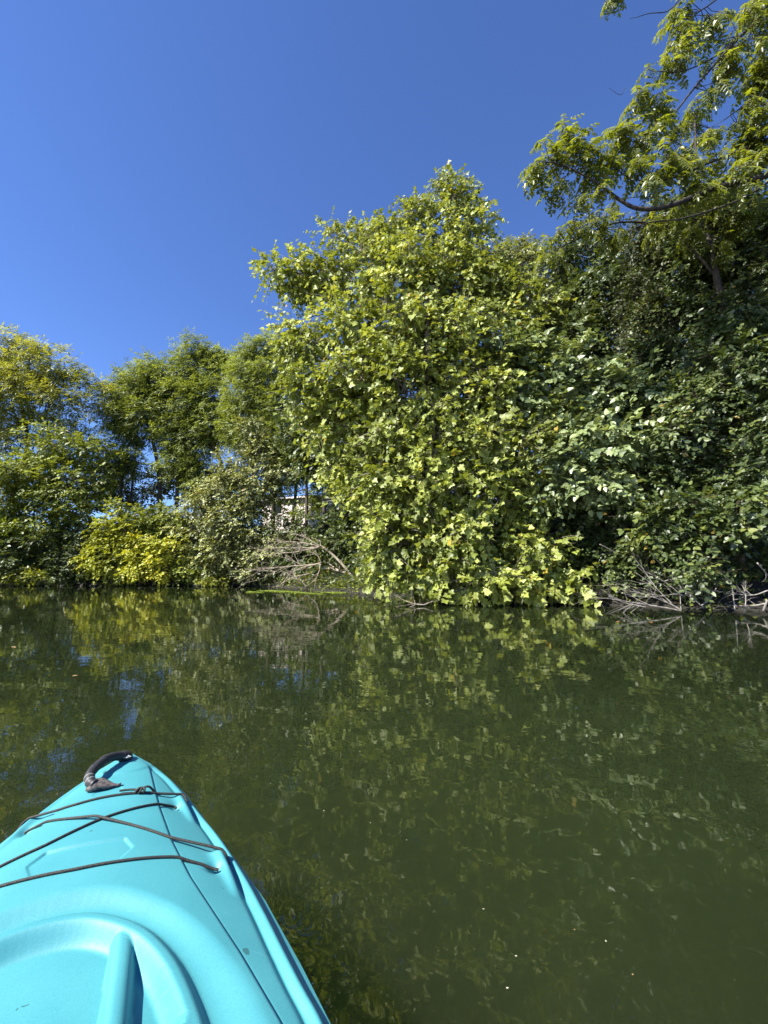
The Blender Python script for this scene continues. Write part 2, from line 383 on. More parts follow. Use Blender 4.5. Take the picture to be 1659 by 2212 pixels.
# --- far left
tree('locust_tree', 'tall yellowing feathery tree at the left edge, above the bright green layered tree', 'tree', G_BACK,
     [(-60,770,70,27),(10,745,55,27),(60,790,60,27),(120,800,50,27),(40,850,75,26.5),(110,870,60,26.5),(175,850,42,27),(200,880,30,27),(-40,880,90,26),(150,950,50,26.8),(30,960,80,26.5),(215,830,18,27),(-90,1000,90,26)],
     [([(20,1180,27),(35,1050,27),(60,960,27),(40,850,27),(10,760,27)],.20,.05),([(110,1180,27.5),(120,1020,27.5),(100,900,27.5),(140,830,27)],.14,.03)],
     'thin','locusty',62000,.22,per=10,clump=.55,flat=.45,up=.8,spray_len=.5)
tree('leafy_tree', 'bright green tree in flat layers under the yellowing feathery tree at the left', 'tree', G_BACK,
     [(110,960,55,25),(180,975,45,25),(215,1020,35,25),(70,1020,60,24.8),(150,1050,65,24.6),(20,1060,60,24.6),(90,1110,60,24.4),(180,1110,45,24.6),(-30,1120,70,24.4),(225,1065,22,25),(30,1150,50,24.4)],
     [([(120,1210,25.2),(125,1100,25.2),(130,1000,25)],.11,.03)],
     'diamond','mid',34000,.19,per=8,clump=.5,flat=.3,up=1.0,spray_len=.5)
tree('shrub', 'dark green shrub leaning over the water at the left edge', 'shrub', 'shrubs on the left bank',
     [(20,1200,50,24.0),(100,1190,45,24.2),(150,1215,40,24.0),(60,1240,30,23.8),(-40,1210,50,24),(160,1150,40,24.3),(130,1240,25,23.8),(175,1240,25,23.9)],
     [([(60,1262,24.3),(70,1215,24.2),(60,1180,24.2)],.05,.02)],
     'diamond','dark',17000,.17,per=8,clump=.4,up=.9)
tree('sapling', 'low yellow-green sapling spray just over the water at the left edge', 'sapling', None,
     [(40,1248,13,23.2),(75,1245,11,23.2),(100,1250,8,23.2)],
     [([(90,1264,23.7),(70,1252,23.4),(40,1248,23.2)],.02,.01)],
     'diamond','yg',900,.15,per=6,clump=.2)
# --- locust group
tree('locust_tree', 'green feathery tree with a domed crown left of the highest feathery crown', 'tree', G_BACK,
     [(320,790,30,29),(300,840,50,29),(260,860,35,29),(350,830,45,29),(390,870,50,28.5),(300,900,60,28.5),(250,900,32,29),(370,930,50,28.5),(270,945,30,28.5),(285,1000,28,28),(250,1000,25,28)],
     [([(345,1150,28.6),(345,1040,28.6),(330,950,28.8),(320,860,29),(320,800,29)],.17,.04),([(262,1150,28.6),(265,1020,28.6),(285,930,28.8)],.12,.03),([(275,1140,29),(290,1010,29),(300,920,29)],.09,.03)],
     'thin','locust',70000,.21,per=10,clump=.5,flat=.4,up=.8,spray_len=.5)
tree('locust_tree', 'highest green feathery tree, with a leaning pale trunk in front of it', 'tree', G_BACK,
     [(420,745,26,29),(390,775,20,29),(455,770,26,29),(420,810,42,29),(480,800,28,29),(500,770,14,29),(450,860,50,28.5),(420,950,50,28.3),(470,920,45,28.3),(390,1000,40,28.3),(440,1030,40,28)],
     [([(385,1150,28.8),(383,1050,28.8),(400,950,28.8),(420,850,29),(420,750,29)],.15,.03),([(500,1110,27.5),(478,1000,27.8),(452,950,28),(430,900,28.3)],.14,.06)],
     'thin','locust',62000,.21,per=10,clump=.5,flat=.4,up=.8,spray_len=.5)
tree('locust_tree', 'green feathery tree touching the left side of the big bright tree', 'tree', G_BACK,
     [(560,760,34,27),(590,745,24,27),(530,800,40,27),(590,810,45,26.5),(530,870,50,26.5),(590,880,50,26.5),(560,940,50,26.3),(610,960,45,26),(510,930,30,26.5),(640,1000,40,25)],
     [([(590,1150,27),(590,1020,27),(575,900,27),(565,790,27)],.15,.03),([(625,1150,26.4),(640,1000,26.4),(600,900,26.6)],.12,.03)],
     'thin','locust',62000,.21,per=10,clump=.5,flat=.4,up=.8,spray_len=.5)
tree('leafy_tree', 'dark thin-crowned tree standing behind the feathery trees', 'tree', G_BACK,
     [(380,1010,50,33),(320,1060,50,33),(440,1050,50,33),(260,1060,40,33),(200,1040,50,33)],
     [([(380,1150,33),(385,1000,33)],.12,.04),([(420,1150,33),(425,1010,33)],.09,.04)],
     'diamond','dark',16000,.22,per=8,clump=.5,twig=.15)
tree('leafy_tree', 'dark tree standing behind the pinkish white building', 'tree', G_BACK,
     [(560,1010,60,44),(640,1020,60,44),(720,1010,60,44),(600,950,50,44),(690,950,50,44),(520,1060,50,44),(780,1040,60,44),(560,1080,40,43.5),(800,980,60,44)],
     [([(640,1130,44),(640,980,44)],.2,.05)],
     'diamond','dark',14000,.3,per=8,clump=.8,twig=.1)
tree('sapling', 'thin sapling leafing across the pale building wall', 'sapling', G_BACK,
     [(600,1088,12,24),(642,1075,14,24),(668,1098,12,23.5),(622,1108,14,23.8),(690,1070,16,23.5),(655,1118,14,23.4),(585,1065,20,24),(705,1105,16,23.2),(560,1105,16,24),(640,1125,22,23.4),(600,1120,18,23.6)],
     [([(640,1200,24),(642,1110,24),(640,1060,24)],.03,.01)],
     'oval','mid',3600,.13,per=7,clump=.28)
# --- middle left
tree('shrub_tree', 'pale olive bushy tree between the yellow bush and the fallen dead tree', 'tree', G_BACK,
     [(540,925,28,24.2),(560,980,42,24),(510,1000,35,24.2),(600,1020,35,24),(480,1050,42,23.8),(550,1060,50,23.5),(430,1090,38,23.8),(500,1120,50,23.3),(560,1140,38,23.2),(420,1150,45,23.4),(480,1190,42,23.2),(550,1190,42,23),(450,1225,28,23.2),(520,1230,25,23),(600,1190,34,22.8)],
     [([(520,1262,23.6),(525,1150,23.6),(545,1030,23.8),(540,940,24)],.09,.02),([(480,1262,23.6),(470,1160,23.6),(440,1100,23.6)],.06,.02)],
     'oval','pale',44000,.125,per=8,clump=.4,flat=.6,up=.7,spray_len=.4)
tree('shrub', 'upright yellow-green bush left of the golden yellow bush', 'shrub', 'shrubs on the left bank',
     [(255,1095,14,23.8),(245,1130,26,23.7),(225,1160,30,23.6),(215,1195,28,23.5),(255,1180,30,23.5),(235,1225,32,23.4),(200,1215,18,23.5),(270,1150,20,23.6)],
     [([(240,1262,23.8),(245,1180,23.7),(252,1110,23.8)],.04,.01)],
     'oval','yg',9500,.15,per=7,clump=.3,up=.8,spray_len=.4)
tree('shrub', 'golden yellow bush at the water edge, the yellowest plant on the left bank', 'shrub', 'shrubs on the left bank',
     [(305,1165,13,23.3),(340,1170,18,23.2),(385,1168,13,23.2),(300,1200,17,23.1),(350,1202,24,23.1),(400,1195,14,23.3),(300,1225,24,23.1),(345,1232,22,23.1),(280,1190,14,23.3)],
     [([(330,1262,23.6),(335,1210,23.4),(340,1170,23.3)],.04,.01)],
     'oval','yel',4800,.14,per=7,clump=.28,up=.8,spray_len=.4)
tree('shrub', 'green shrub behind and above the golden yellow bush', 'shrub', 'shrubs on the left bank',
     [(320,1130,30,24.2),(380,1130,30,24.2),(290,1115,18,24.4),(420,1200,24,23.6),(390,1230,22,23.4),(270,1240,18,23.4),(350,1110,20,24.5),(430,1235,14,23.3)],
     [([(360,1262,24.3),(350,1190,24.3),(345,1130,24.3)],.05,.02)],
     'oval','mid',11000,.14,per=7,clump=.32,up=.8,spray_len=.4)
tree('water_plant', 'tuft of bright green weed at the water edge right of the golden yellow bush', 'water plant', None,
     [(455,1258,9,22.6),(475,1260,8,22.5),(440,1262,6,22.6)],
     [([(460,1264,22.9),(460,1255,22.7)],.015,.008)],
     'diamond','yg',900,.12,per=5,clump=.15,limbs=False)
# --- dark wood behind, centre
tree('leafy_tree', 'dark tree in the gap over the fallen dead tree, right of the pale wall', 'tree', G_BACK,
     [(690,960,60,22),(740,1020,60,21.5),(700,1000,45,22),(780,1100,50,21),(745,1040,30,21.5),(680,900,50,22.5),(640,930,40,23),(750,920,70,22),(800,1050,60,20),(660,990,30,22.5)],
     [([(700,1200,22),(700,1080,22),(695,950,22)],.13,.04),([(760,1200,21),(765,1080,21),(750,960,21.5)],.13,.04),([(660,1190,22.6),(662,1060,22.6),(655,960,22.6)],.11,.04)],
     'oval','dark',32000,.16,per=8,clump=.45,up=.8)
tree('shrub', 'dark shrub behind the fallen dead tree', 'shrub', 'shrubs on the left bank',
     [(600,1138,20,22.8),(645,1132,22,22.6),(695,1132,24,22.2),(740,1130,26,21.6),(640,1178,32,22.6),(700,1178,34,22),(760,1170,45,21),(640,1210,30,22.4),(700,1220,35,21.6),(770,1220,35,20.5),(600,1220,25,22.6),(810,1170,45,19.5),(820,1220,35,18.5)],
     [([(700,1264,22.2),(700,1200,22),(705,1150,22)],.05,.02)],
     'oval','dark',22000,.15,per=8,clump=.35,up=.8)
# --- the big sycamore
tree('sycamore_tree', 'big bright yellow-green tree with lobed leaves, filling the middle and drooping to the water', 'tree', None,
     [(968,402,17,14.6),(1006,412,12,14.6),(985,425,20,14.6),(975,450,36,14.5),(1012,450,22,14.5),(1030,480,22,14.4),(900,470,36,14.4),(945,520,62,14.2),(1010,530,46,14.4),(812,492,34,14.4),(770,520,36,14.2),(720,515,32,14.2),(850,520,40,14.2),(640,590,36,13.7),(600,585,20,13.6),(592,620,12,13.6),(690,600,50,13.8),(780,590,70,13.6),(880,600,85,13.4),(980,610,80,13.6),(1060,580,48,14.2),(1085,640,60,14),
      (630,700,26,13.6),(660,740,50,13.4),(735,700,65,13.2),(850,720,90,12.9),(960,740,90,12.8),(1070,730,80,13.2),(1150,690,40,14),(640,800,42,13.4),(690,850,55,13.2),(780,820,80,12.8),(890,850,90,12.4),(1000,850,90,12.3),(1100,830,75,12.6),(1170,900,42,12.4),
      (730,930,55,13),(820,950,80,12.5),(930,960,90,12),(1040,950,80,12),(1130,960,60,12.1),(1190,950,20,12.2),(740,1010,40,12.9),(830,1060,70,12.3),(930,1070,85,11.8),(1040,1060,80,11.8),(1120,1050,40,12),(1175,1050,28,11.9),(1172,1110,28,11.7),(1180,1180,24,11.6),(1188,1000,22,12),(825,1130,40,12.2),(808,1190,22,12),(850,1170,60,11.9),(950,1170,75,11.7),(1050,1160,70,11.6),(1140,1180,40,11.7),
      (850,1240,26,11.8),(895,1245,40,11.7),(980,1250,46,11.4),(1070,1250,46,11.3),(1140,1255,30,11.3),(1200,1228,24,11.5),(1240,1250,17,11.3),(1215,1275,10,11.2),(1262,1275,8,11.2),(1295,1283,8,11.1)],
     [([(945,1262,14.6),(946,1190,14.3),(935,1080,14),(928,900,13.2),(923,790,12.0),(925,700,12.1),(932,620,13.0),(950,540,14.2),(975,440,14.5)],.19,.03),
      ([(930,1050,13.9),(860,900,13.6),(780,740,13.6),(700,620,13.8)],.09,.03),([(930,950,13.8),(1000,820,13.5),(1060,680,13.8)],.08,.03)],
     'lobed','syc',98000,.134,zg=.012,kcl=17,per=7,clump=.36,tw=1.7,bark='sycbark',tbark='bark',flat=.7,up=.45,sun=.45,spray_len=.5,twig=.5,jitter=1.0,nleafobj=300,objkind='lobedfull',droop=.35)
# --- right
tree('leafy_tree', 'grey-green tree peeping out behind the right shoulder of the big bright tree', 'tree', G_BACK,
     [(1120,590,50,20),(1170,600,50,20),(1210,640,45,20),(1100,560,30,20),(1150,660,60,20),(1220,700,50,19.5),(1140,545,22,20),(1250,660,40,19.5)],
     [([(1170,1200,20),(1175,900,20),(1160,620,20)],.2,.04)],
     'diamond','pale',22000,.15,per=8,clump=.45)
tree('linden_tree', 'tree with large pale green heart-shaped leaves right of the big bright tree', 'tree', None,
     [(1080,800,60,12.6),(1160,790,70,12.6),(1230,800,50,12.4),(1290,830,45,12),(1350,830,34,11.6),(1380,840,20,11.4),(1210,870,45,12),(1290,880,26,11.8),(1250,940,40,11.6),(1290,920,36,11.4),(1330,960,34,11.2),(1370,985,26,11),(1400,985,16,10.9),(1280,990,40,11.2),(1220,1010,40,11.4),(1180,1055,30,11.4),(1250,1050,34,11.2),(1300,1040,34,11),(1330,1060,20,11),(1130,870,45,12.4)],
     [([(1330,1262,12.8),(1325,1120,12.8),(1290,960,12.7),(1230,830,12.8)],.13,.03),([(1330,1150,12.8),(1350,1000,12.4),(1380,880,12)],.08,.02)],
     'heart','bass',17000,.145,kcl=16,per=8,clump=.36,flat=.35,up=.8,sun=.3,spray_len=.5,nleafobj=220,objkind='heart')
tree('leafy_tree', 'tall dark grey-green tree between the overhanging limb and the pale-leaved tree', 'tree', 'trees of the right bank',
     [(1270,590,55,14.5),(1230,650,50,14.5),(1200,560,30,14.5),(1320,560,50,14.3),(1310,650,70,14),(1240,730,60,14),(1190,700,40,14.4),(1330,740,70,13.8),(1220,540,20,14.6),(1290,520,30,14.5),(1260,800,40,13.6),(1400,700,70,13.5),(1380,610,50,14)],
     [([(1300,1250,14.6),(1300,1000,14.4),(1290,800,14.2),(1280,600,14.4)],.15,.03)],
     'oval','dark',36000,.12,per=8,clump=.36,sun=.4,kcl=18)
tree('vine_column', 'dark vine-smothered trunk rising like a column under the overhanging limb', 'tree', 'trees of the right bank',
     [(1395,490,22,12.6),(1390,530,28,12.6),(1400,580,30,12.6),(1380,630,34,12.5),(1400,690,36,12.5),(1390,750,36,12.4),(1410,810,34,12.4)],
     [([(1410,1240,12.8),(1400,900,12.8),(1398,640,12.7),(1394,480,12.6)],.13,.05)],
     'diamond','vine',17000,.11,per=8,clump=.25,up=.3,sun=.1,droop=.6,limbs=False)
tree('leafy_tree', 'dark tree with glossy leaves standing right of the vine column', 'tree', 'trees of the right bank',
     [(1480,500,50,12.6),(1550,490,60,12.4),(1620,520,60,12),(1480,590,60,12.4),(1560,590,70,12),(1650,610,70,11.5),(1460,680,55,12.2),(1540,700,70,11.8),(1630,720,70,11.3),(1450,470,30,12.8),(1520,440,35,12.6),(1600,440,45,12.3),(1690,500,60,11.8)],
     [([(1560,1240,12.4),(1560,950,12.4),(1550,700,12.3),(1540,480,12.4)],.17,.04)],
     'oval','dark',46000,.12,per=8,clump=.36,sun=.4,kcl=20)
tree('leafy_tree', 'shaded tree behind the pale-leaved tree on the right bank', 'tree', 'trees of the right bank',
     [(1440,780,60,12.2),(1520,800,70,11.8),(1400,870,60,12),(1480,880,70,11.6),(1560,900,60,11.2),(1420,960,55,11.8),(1500,970,60,11.2),(1330,900,50,12.6),(1360,1050,60,11.8),(1440,1040,60,11.2),(1300,1120,60,12.2),(1380,1140,60,11.6),(1220,1120,50,12.8),(1240,1180,50,12.6),(1320,1190,50,11.8)],
     [([(1440,1255,12),(1430,1100,12),(1415,950,12),(1440,800,12.2)],.12,.03),([(1500,1255,11.8),(1490,1050,11.8),(1510,850,11.8)],.1,.03)],
     'oval','dark',42000,.125,per=8,clump=.36,kcl=22)
tree('leafy_tree', 'dark tree at the right edge, rising above the deadwood tangle', 'tree', 'trees of the right bank',
     [(1560,780,50,10.4),(1500,860,45,10.4),(1450,940,40,10.4),(1600,830,60,10.8),(1660,860,60,10.4),(1620,930,60,10.4),(1680,980,60,10),(1600,1010,50,10.2),(1640,1080,50,9.8),(1560,1060,40,10.4),(1700,760,60,10.8),(1640,770,50,11)],
     [([(1600,1250,10.8),(1600,1050,10.8),(1610,850,10.8)],.12,.03)],
     'oval','dark',26000,.115,per=8,clump=.35)
tree('shrub', 'shaded broad-leaved shrub hanging over the deadwood on the right bank', 'shrub', 'shrubs on the right bank',
     [(1420,1130,34,10.2),(1470,1105,36,10),(1530,1100,36,9.8),(1590,1090,34,9.5),(1450,1150,26,10.2),(1510,1140,28,9.9),(1570,1140,30,9.7),(1630,1130,34,9.4)],
     [([(1520,1262,10.8),(1515,1190,10.4),(1510,1130,10)],.05,.015)],
     'heart','dark',5200,.12,per=7,clump=.3,flat=.35,up=1.0,sun=0,nleafobj=80,objkind='heart')
tree('shrub', 'small pale green spray close over the deadwood at the right', 'shrub', 'shrubs on the right bank',
     [(1500,1238,15,9),(1520,1225,10,9),(1480,1235,9,9)],
     [([(1540,1275,9.6),(1520,1245,9.3),(1505,1235,9)],.02,.008)],
     'oval','dark',420,.10,per=6,clump=.18)
tree('shrub', 'low dark shrub in the hollow under the trees at the right, behind the deadwood', 'shrub', 'shrubs on the right bank',
     [(1300,1210,40,12),(1360,1220,36,11.2),(1430,1225,36,10.8),(1500,1230,34,10.4),(1570,1215,30,11),(1240,1240,30,12.4),(1640,1205,34,10.8),(1180,1230,40,13),(1110,1240,40,13.6)],
     [([(1400,1262,11.6),(1400,1230,11.4),(1400,1200,11.2)],.04,.02)],
     'oval','dark',17000,.11,per=8,clump=.3)
# deep wood, right and centre: closes the view behind the nearer crowns
for (lab, bl, tk) in (
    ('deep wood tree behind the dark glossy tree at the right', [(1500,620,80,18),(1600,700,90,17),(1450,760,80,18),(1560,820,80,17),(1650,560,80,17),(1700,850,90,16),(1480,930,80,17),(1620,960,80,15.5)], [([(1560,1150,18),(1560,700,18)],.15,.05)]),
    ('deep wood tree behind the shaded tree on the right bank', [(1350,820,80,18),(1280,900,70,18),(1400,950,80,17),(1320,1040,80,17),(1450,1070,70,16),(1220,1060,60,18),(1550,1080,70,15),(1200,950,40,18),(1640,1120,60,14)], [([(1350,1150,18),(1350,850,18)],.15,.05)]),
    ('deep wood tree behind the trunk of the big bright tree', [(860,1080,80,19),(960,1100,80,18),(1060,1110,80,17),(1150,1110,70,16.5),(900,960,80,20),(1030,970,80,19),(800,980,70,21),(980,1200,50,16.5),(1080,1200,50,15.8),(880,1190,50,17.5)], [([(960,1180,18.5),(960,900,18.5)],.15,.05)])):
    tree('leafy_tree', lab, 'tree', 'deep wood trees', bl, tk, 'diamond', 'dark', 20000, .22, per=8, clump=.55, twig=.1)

# ------------------------------------------------------------------ overhanging compound-leaved tree, top right
def frond_mesh(np_=8, seed=0):
    r = np.random.default_rng(seed); v, f = TPL['oval']; V = []; F = []; col = []
    def put(p, d, n, s, tnt):
        y = norm(d); x = norm(np.cross(y, n)); z = np.cross(x, y); b = len(V)
        for q in v: V.append(p + s*(q[0]*x*.66 + q[1]*y + q[2]*z)); col.append((tnt, .5, 0, 1))
        for q in f: F.append(tuple(b+i for i in q))
    up = np.array([0, 0, 1.])
    base = r.random()*.4
    for i in range(np_):
        u = .22 + .74*i/(np_-1); z = -.30*u*u; p = np.array([0, u, z]); ls = .25*(1-.45*abs(u-.5))
        for sg in (-1, 1):
            put(p, np.array([sg*1.0, .35+.3*r.normal(), -.35-.4*r.random()]), up + r.normal(size=3)*.25, ls*(.75+.5*r.random()), np.clip(base+.4*r.random(), 0, 1))
    put(np.array([0, .98, -.29]), np.array([0, 1, -.7]), up, .24, .5)
    # rachis as a thin prism
    k = 5; b = len(V)
    for i in range(k):
        u = i/(k-1); c = np.array([0, u, -.30*u*u]); w = .010*(1-.5*u)
        for q in ((-w, 0, 0), (w, 0, 0), (0, 0, w*1.5)): V.append(c+np.array(q)); col.append((.9, .6, 0, 1))
    for i in range(k-1):
        for j in range(3):
            a0 = b+i*3+j; a1 = b+i*3+(j+1) % 3; F.append((a0, a1, a1+3)); F.append((a0, a1+3, a0+3))
    return np.array(V), np.array(F), np.array(col)
FR = [frond_mesh(5+q % 4, q) for q in range(8)]
def compound_tree(name, label, blobs, trunks, limbs, n, size, nobj, group=None, mat='ail', tipn=6, attach=True):
    from mathutils import Matrix
    w0 = P(*trunks[0][0][0]); w0[2] = float(ground_z(w0[0], w0[1]))
    root = tag(empty(name, w0), label, 'tree', group)
    g = Geo(); TP = []
    for pts, r0, r1 in trunks:
        w = [P(*q) for q in pts]; w[0][2] = w0[2]-.2
        TP.append(limb(g, w, r0, r1, 9, 8, .02))
    g.build('trunk', M['darkbark'], root)
    for pts, r0, r1 in limbs:
        g = Geo(); TP.append(limb(g, [P(*q) for q in pts], r0, r1, 7, 9, .05)); g.build('limb', M['darkbark'], root)
    TPa = np.vstack(TP)
    B = np.array([list(P(x, y, D)) + [Rr(r, y, D)] for x, y, r, D in blobs]); w = B[:, 3]**2.2; w /= w.sum()
    nt_ = n//tipn; bi = R.choice(len(B), nt_, p=w)
    tip = B[bi, :3] + norm(R.normal(size=(nt_, 3)))*(B[bi, 3]*(.25+.7*R.random(nt_)))[:, None]
    # twig from nearest limb point
    a = []
    for q in tip:
        d = np.linalg.norm(TPa-q, axis=1); a.append(TPa[int(np.argmin(d + .5*np.maximum(TPa[:, 2]-q[2], 0)))])
    a = np.array(a); ln = np.linalg.norm(tip-a, axis=1)
    V, F = tubes_fast(a, tip, .006+.007*ln, np.full(nt_, .006), R.normal(size=a.shape)*.07*ln[:, None] - np.array([0, 0, .05])*ln[:, None])
    tag(link('twigs', mesh_np('twigs', V, F), M['darkbark'], root), kind='stuff')
    tw = norm(tip-a)
    recs = []
    for i in range(nt_):
        a0 = R.random()*6.28
        for k in range(tipn):
            an = a0 + k*6.28/tipn + R.normal()*.25
            d = norm(np.array([math.cos(an), math.sin(an), -.35-1.0*R.random()]) + tw[i]*.4)
            p = tip[i] - tw[i]*.12*R.random() ; up = norm(np.array([0, 0, 1.]) + R.normal(size=3)*.25 + SUNV*.2)
            recs.append((p, d, up, size*(.65+.6*R.random()), int(R.integers(0, 8))))
    sc = [-(r_[3]/np.linalg.norm(r_[0])) for r_ in recs]; order = np.argsort(sc)
    fm = []
    for V0, F0, c0 in FR:
        mm = mesh_np('compound_leaf', V0, F0, False, c0); mm.materials.append(M[mat]); fm.append(mm)
    VV = []; FF = []; CC = []; nb = 0
    for rank, i in enumerate(order):
        p, d, up, s, q = recs[i]; x = norm(np.cross(d, up)); z = np.cross(x, d)
        Rm = np.stack([x, d, z], 1)*s
        if rank < nobj:
            o = bpy.data.objects.new('compound_leaf', fm[q]); C.objects.link(o); o.parent = root
            pl = p - np.array(root.location)
            m4 = np.eye(4); m4[:3, :3] = Rm; m4[:3, 3] = pl; o.matrix_local = Matrix(m4.tolist())
        else:
            V0, F0, c0 = FR[q]; VV.append(V0 @ Rm.T + p); FF.append(F0+nb); nb += len(V0); CC.append(c0)
    if VV: tag(link('crown', mesh_np('crown', np.vstack(VV), np.vstack(FF), False, np.vstack(CC)), M[mat], root), kind='stuff')
    return root
compound_tree('overhanging_tree', 'tree overhanging from the top right with long drooping compound leaves on a thick bare limb',
    [(1190,330,46,9.2),(1230,290,34,9.3),(1260,340,50,9.2),(1165,360,26,9.1),(1210,390,36,9.1),(1300,330,46,9.3),(1340,300,40,9.4),(1300,390,40,9.2),(1360,350,46,9.4),(1390,300,40,9.5),(1430,350,46,9.4),(1400,390,34,9.2),(1470,320,46,9.5),(1500,380,40,9.3),(1540,330,44,9.4),(1590,380,40,9.2),(1640,340,50,9.2),(1250,420,24,9.1),
     (1380,190,34,9.5),(1400,150,26,9.5),(1360,230,28,9.5),(1420,220,36,9.5),(1440,120,36,9.6),(1480,60,40,9.6),(1470,170,34,9.6),(1540,40,46,9.6),(1600,60,50,9.5),(1640,120,50,9.4),(1560,130,34,9.5),(1600,210,34,9.4),(1650,240,34,9.3),(1540,200,28,9.5),(1340,270,30,9.4),(1660,20,60,9.4),(1480,10,24,9.7),(1530,260,24,9.6),(1650,300,46,9.5),(1605,285,38,9.6),(1655,165,44,9.6),(1625,0,40,9.7)],
    [([(1840,1150,9.8),(1830,800,9.7),(1800,500,9.6),(1790,250,9.6),(1760,-100,9.8)],.20,.09)],
    [([(1800,400,9.6),(1700,370,9.4),(1620,390,9.3),(1540,408,9.2),(1450,445,9.1),(1385,452,9.1),(1340,432,9.1),(1300,400,9.15),(1250,370,9.2),(1200,350,9.2)],.085,.015),
     ([(1690,372,9.4),(1600,430,9.2),(1480,470,9.1),(1400,480,9.0),(1350,500,9.0)],.03,.008),
     ([(1790,300,9.6),(1700,290,9.5),(1560,340,9.4),(1450,385,9.3),(1360,390,9.3)],.045,.010),
     ([(1790,60,9.7),(1700,0,9.6),(1620,60,9.5),(1520,170,9.5),(1440,270,9.5),(1380,300,9.4)],.05,.012),
     ([(1640,40,9.6),(1560,110,9.5),(1480,150,9.5),(1410,150,9.5)],.025,.008),
     ([(1720,20,9.6),(1600,-20,9.6),(1520,20,9.6),(1450,80,9.6)],.03,.008),
     ([(1450,300,9.5),(1400,240,9.5),(1370,200,9.5)],.018,.007),
     ([(1790,220,9.6),(1700,180,9.5),(1620,220,9.4),(1560,260,9.4)],.04,.010),
     ([(1350,190,9.5),(1340,205,9.5),(1315,190,9.5)],.007,.004)],
    1250, .52, 300)
compound_tree('overhanging_tree', 'slender tree with smaller compound leaves arching left below the thick bare limb',
    [(1200,500,24,10.6),(1240,480,30,10.6),(1290,470,34,10.6),(1330,440,30,10.8),(1180,545,14,10.4),(1220,540,16,10.5),(1340,520,30,10.6),(1440,480,40,10.8),(1480,430,34,11),(1420,430,26,11),(1230,580,14,10.5),(1160,560,9,10.4),(1500,240,34,12.5),(1470,270,24,12.5),(1540,290,34,12.4),(1500,310,30,12.2),(1640,430,34,10.6),(1560,440,34,10.8),(1510,360,30,11.4),(1530,430,34,11.2),(1590,470,36,11),(1500,500,36,11),(1560,540,36,11)],
    [([(1600,1200,11.4),(1580,800,11.4),(1540,560,11.3),(1510,420,11.6),(1500,270,12.3)],.13,.03)],
    [([(1550,600,11.3),(1450,500,11),(1340,480,10.8),(1240,520,10.6),(1165,560,10.4)],.04,.008),([(1530,500,11.3),(1440,430,11.1),(1340,430,10.9)],.03,.008)],
    900, .36, 120)
compound_tree('overhanging_tree', 'leafy twig end dipping into the top edge left of the overhanging tree',
    [(1290,-2,16,9.3),(1310,10,12,9.3),(1330,-6,14,9.3)],
    [([(1880,1150,10.4),(1880,400,10.2),(1860,-250,10)],.16,.08)],
    [([(1865,-160,10),(1650,-170,9.8),(1450,-90,9.5),(1300,-10,9.3)],.05,.008),([(1520,-120,9.6),(1460,10,9.6),(1400,30,9.6),(1362,40,9.6)],.018,.004)],
    30, .36, 30)

# ------------------------------------------------------------------ deadwood
def dead(name, label, cat, lines, mat, nsub, seed, base):
    root = tag(empty(name, base), label, cat)
    rr = np.random.default_rng(seed)
    for pts, r0, r1, sub in lines:
        g = Geo(); w = np.array([P(*q) for q in pts]); p = spline(w, 8*len(w)) if len(w) > 2 else np.linspace(w[0], w[1], 10)
        L = np.sum(np.linalg.norm(np.diff(p, axis=0), axis=1)); p += np.cumsum(rr.normal(size=p.shape), 0)*.012*L/len(p)**.5
        g.tube(p, np.linspace(r0, r1, len(p))*1.05, 6)
        for k in range(int(sub*2.4)):
            i = rr.integers(len(p)//4, len(p)-1); T = norm(p[min(i+1, len(p)-1)]-p[i-1]); l = L*(.15+.3*rr.random())
            d = norm(T*.9 + rr.normal(size=3)*np.array([.5, .5, .5])); e = p[i]+d*l; m_ = (p[i]+e)/2 + rr.normal(size=3)*.08*l
            q = spline([p[i], m_, e], 8); q[:, 2] = np.maximum(q[:, 2], -.05)
            rb = (r0+(r1-r0)*i/len(p))*.6; g.tube(q, np.linspace(rb, rb*.35, len(q)), 4)
            for k2 in range(nsub):
                j = rr.integers(2, len(q)); d2 = norm(d + rr.normal(size=3)*.6); l2 = l*(.25+.4*rr.random())
                e2 = q[j]+d2*l2; g.tube(spline([q[j], (q[j]+e2)/2+rr.normal(size=3)*.06*l2, e2], 6), np.linspace(rb*.45, rb*.18, 6), 3)
        g.build('branch', M[mat], root)
    return root
def c6(x, y): return ((700+x*.482)/1.507, (1500+y*.482)/1.507)
def L6(pts, D): 
    n = len(pts); Ds = D if isinstance(D, (list, tuple)) else [D]*n
    return [(*c6(*p), d) for p, d in zip(pts, Ds)]
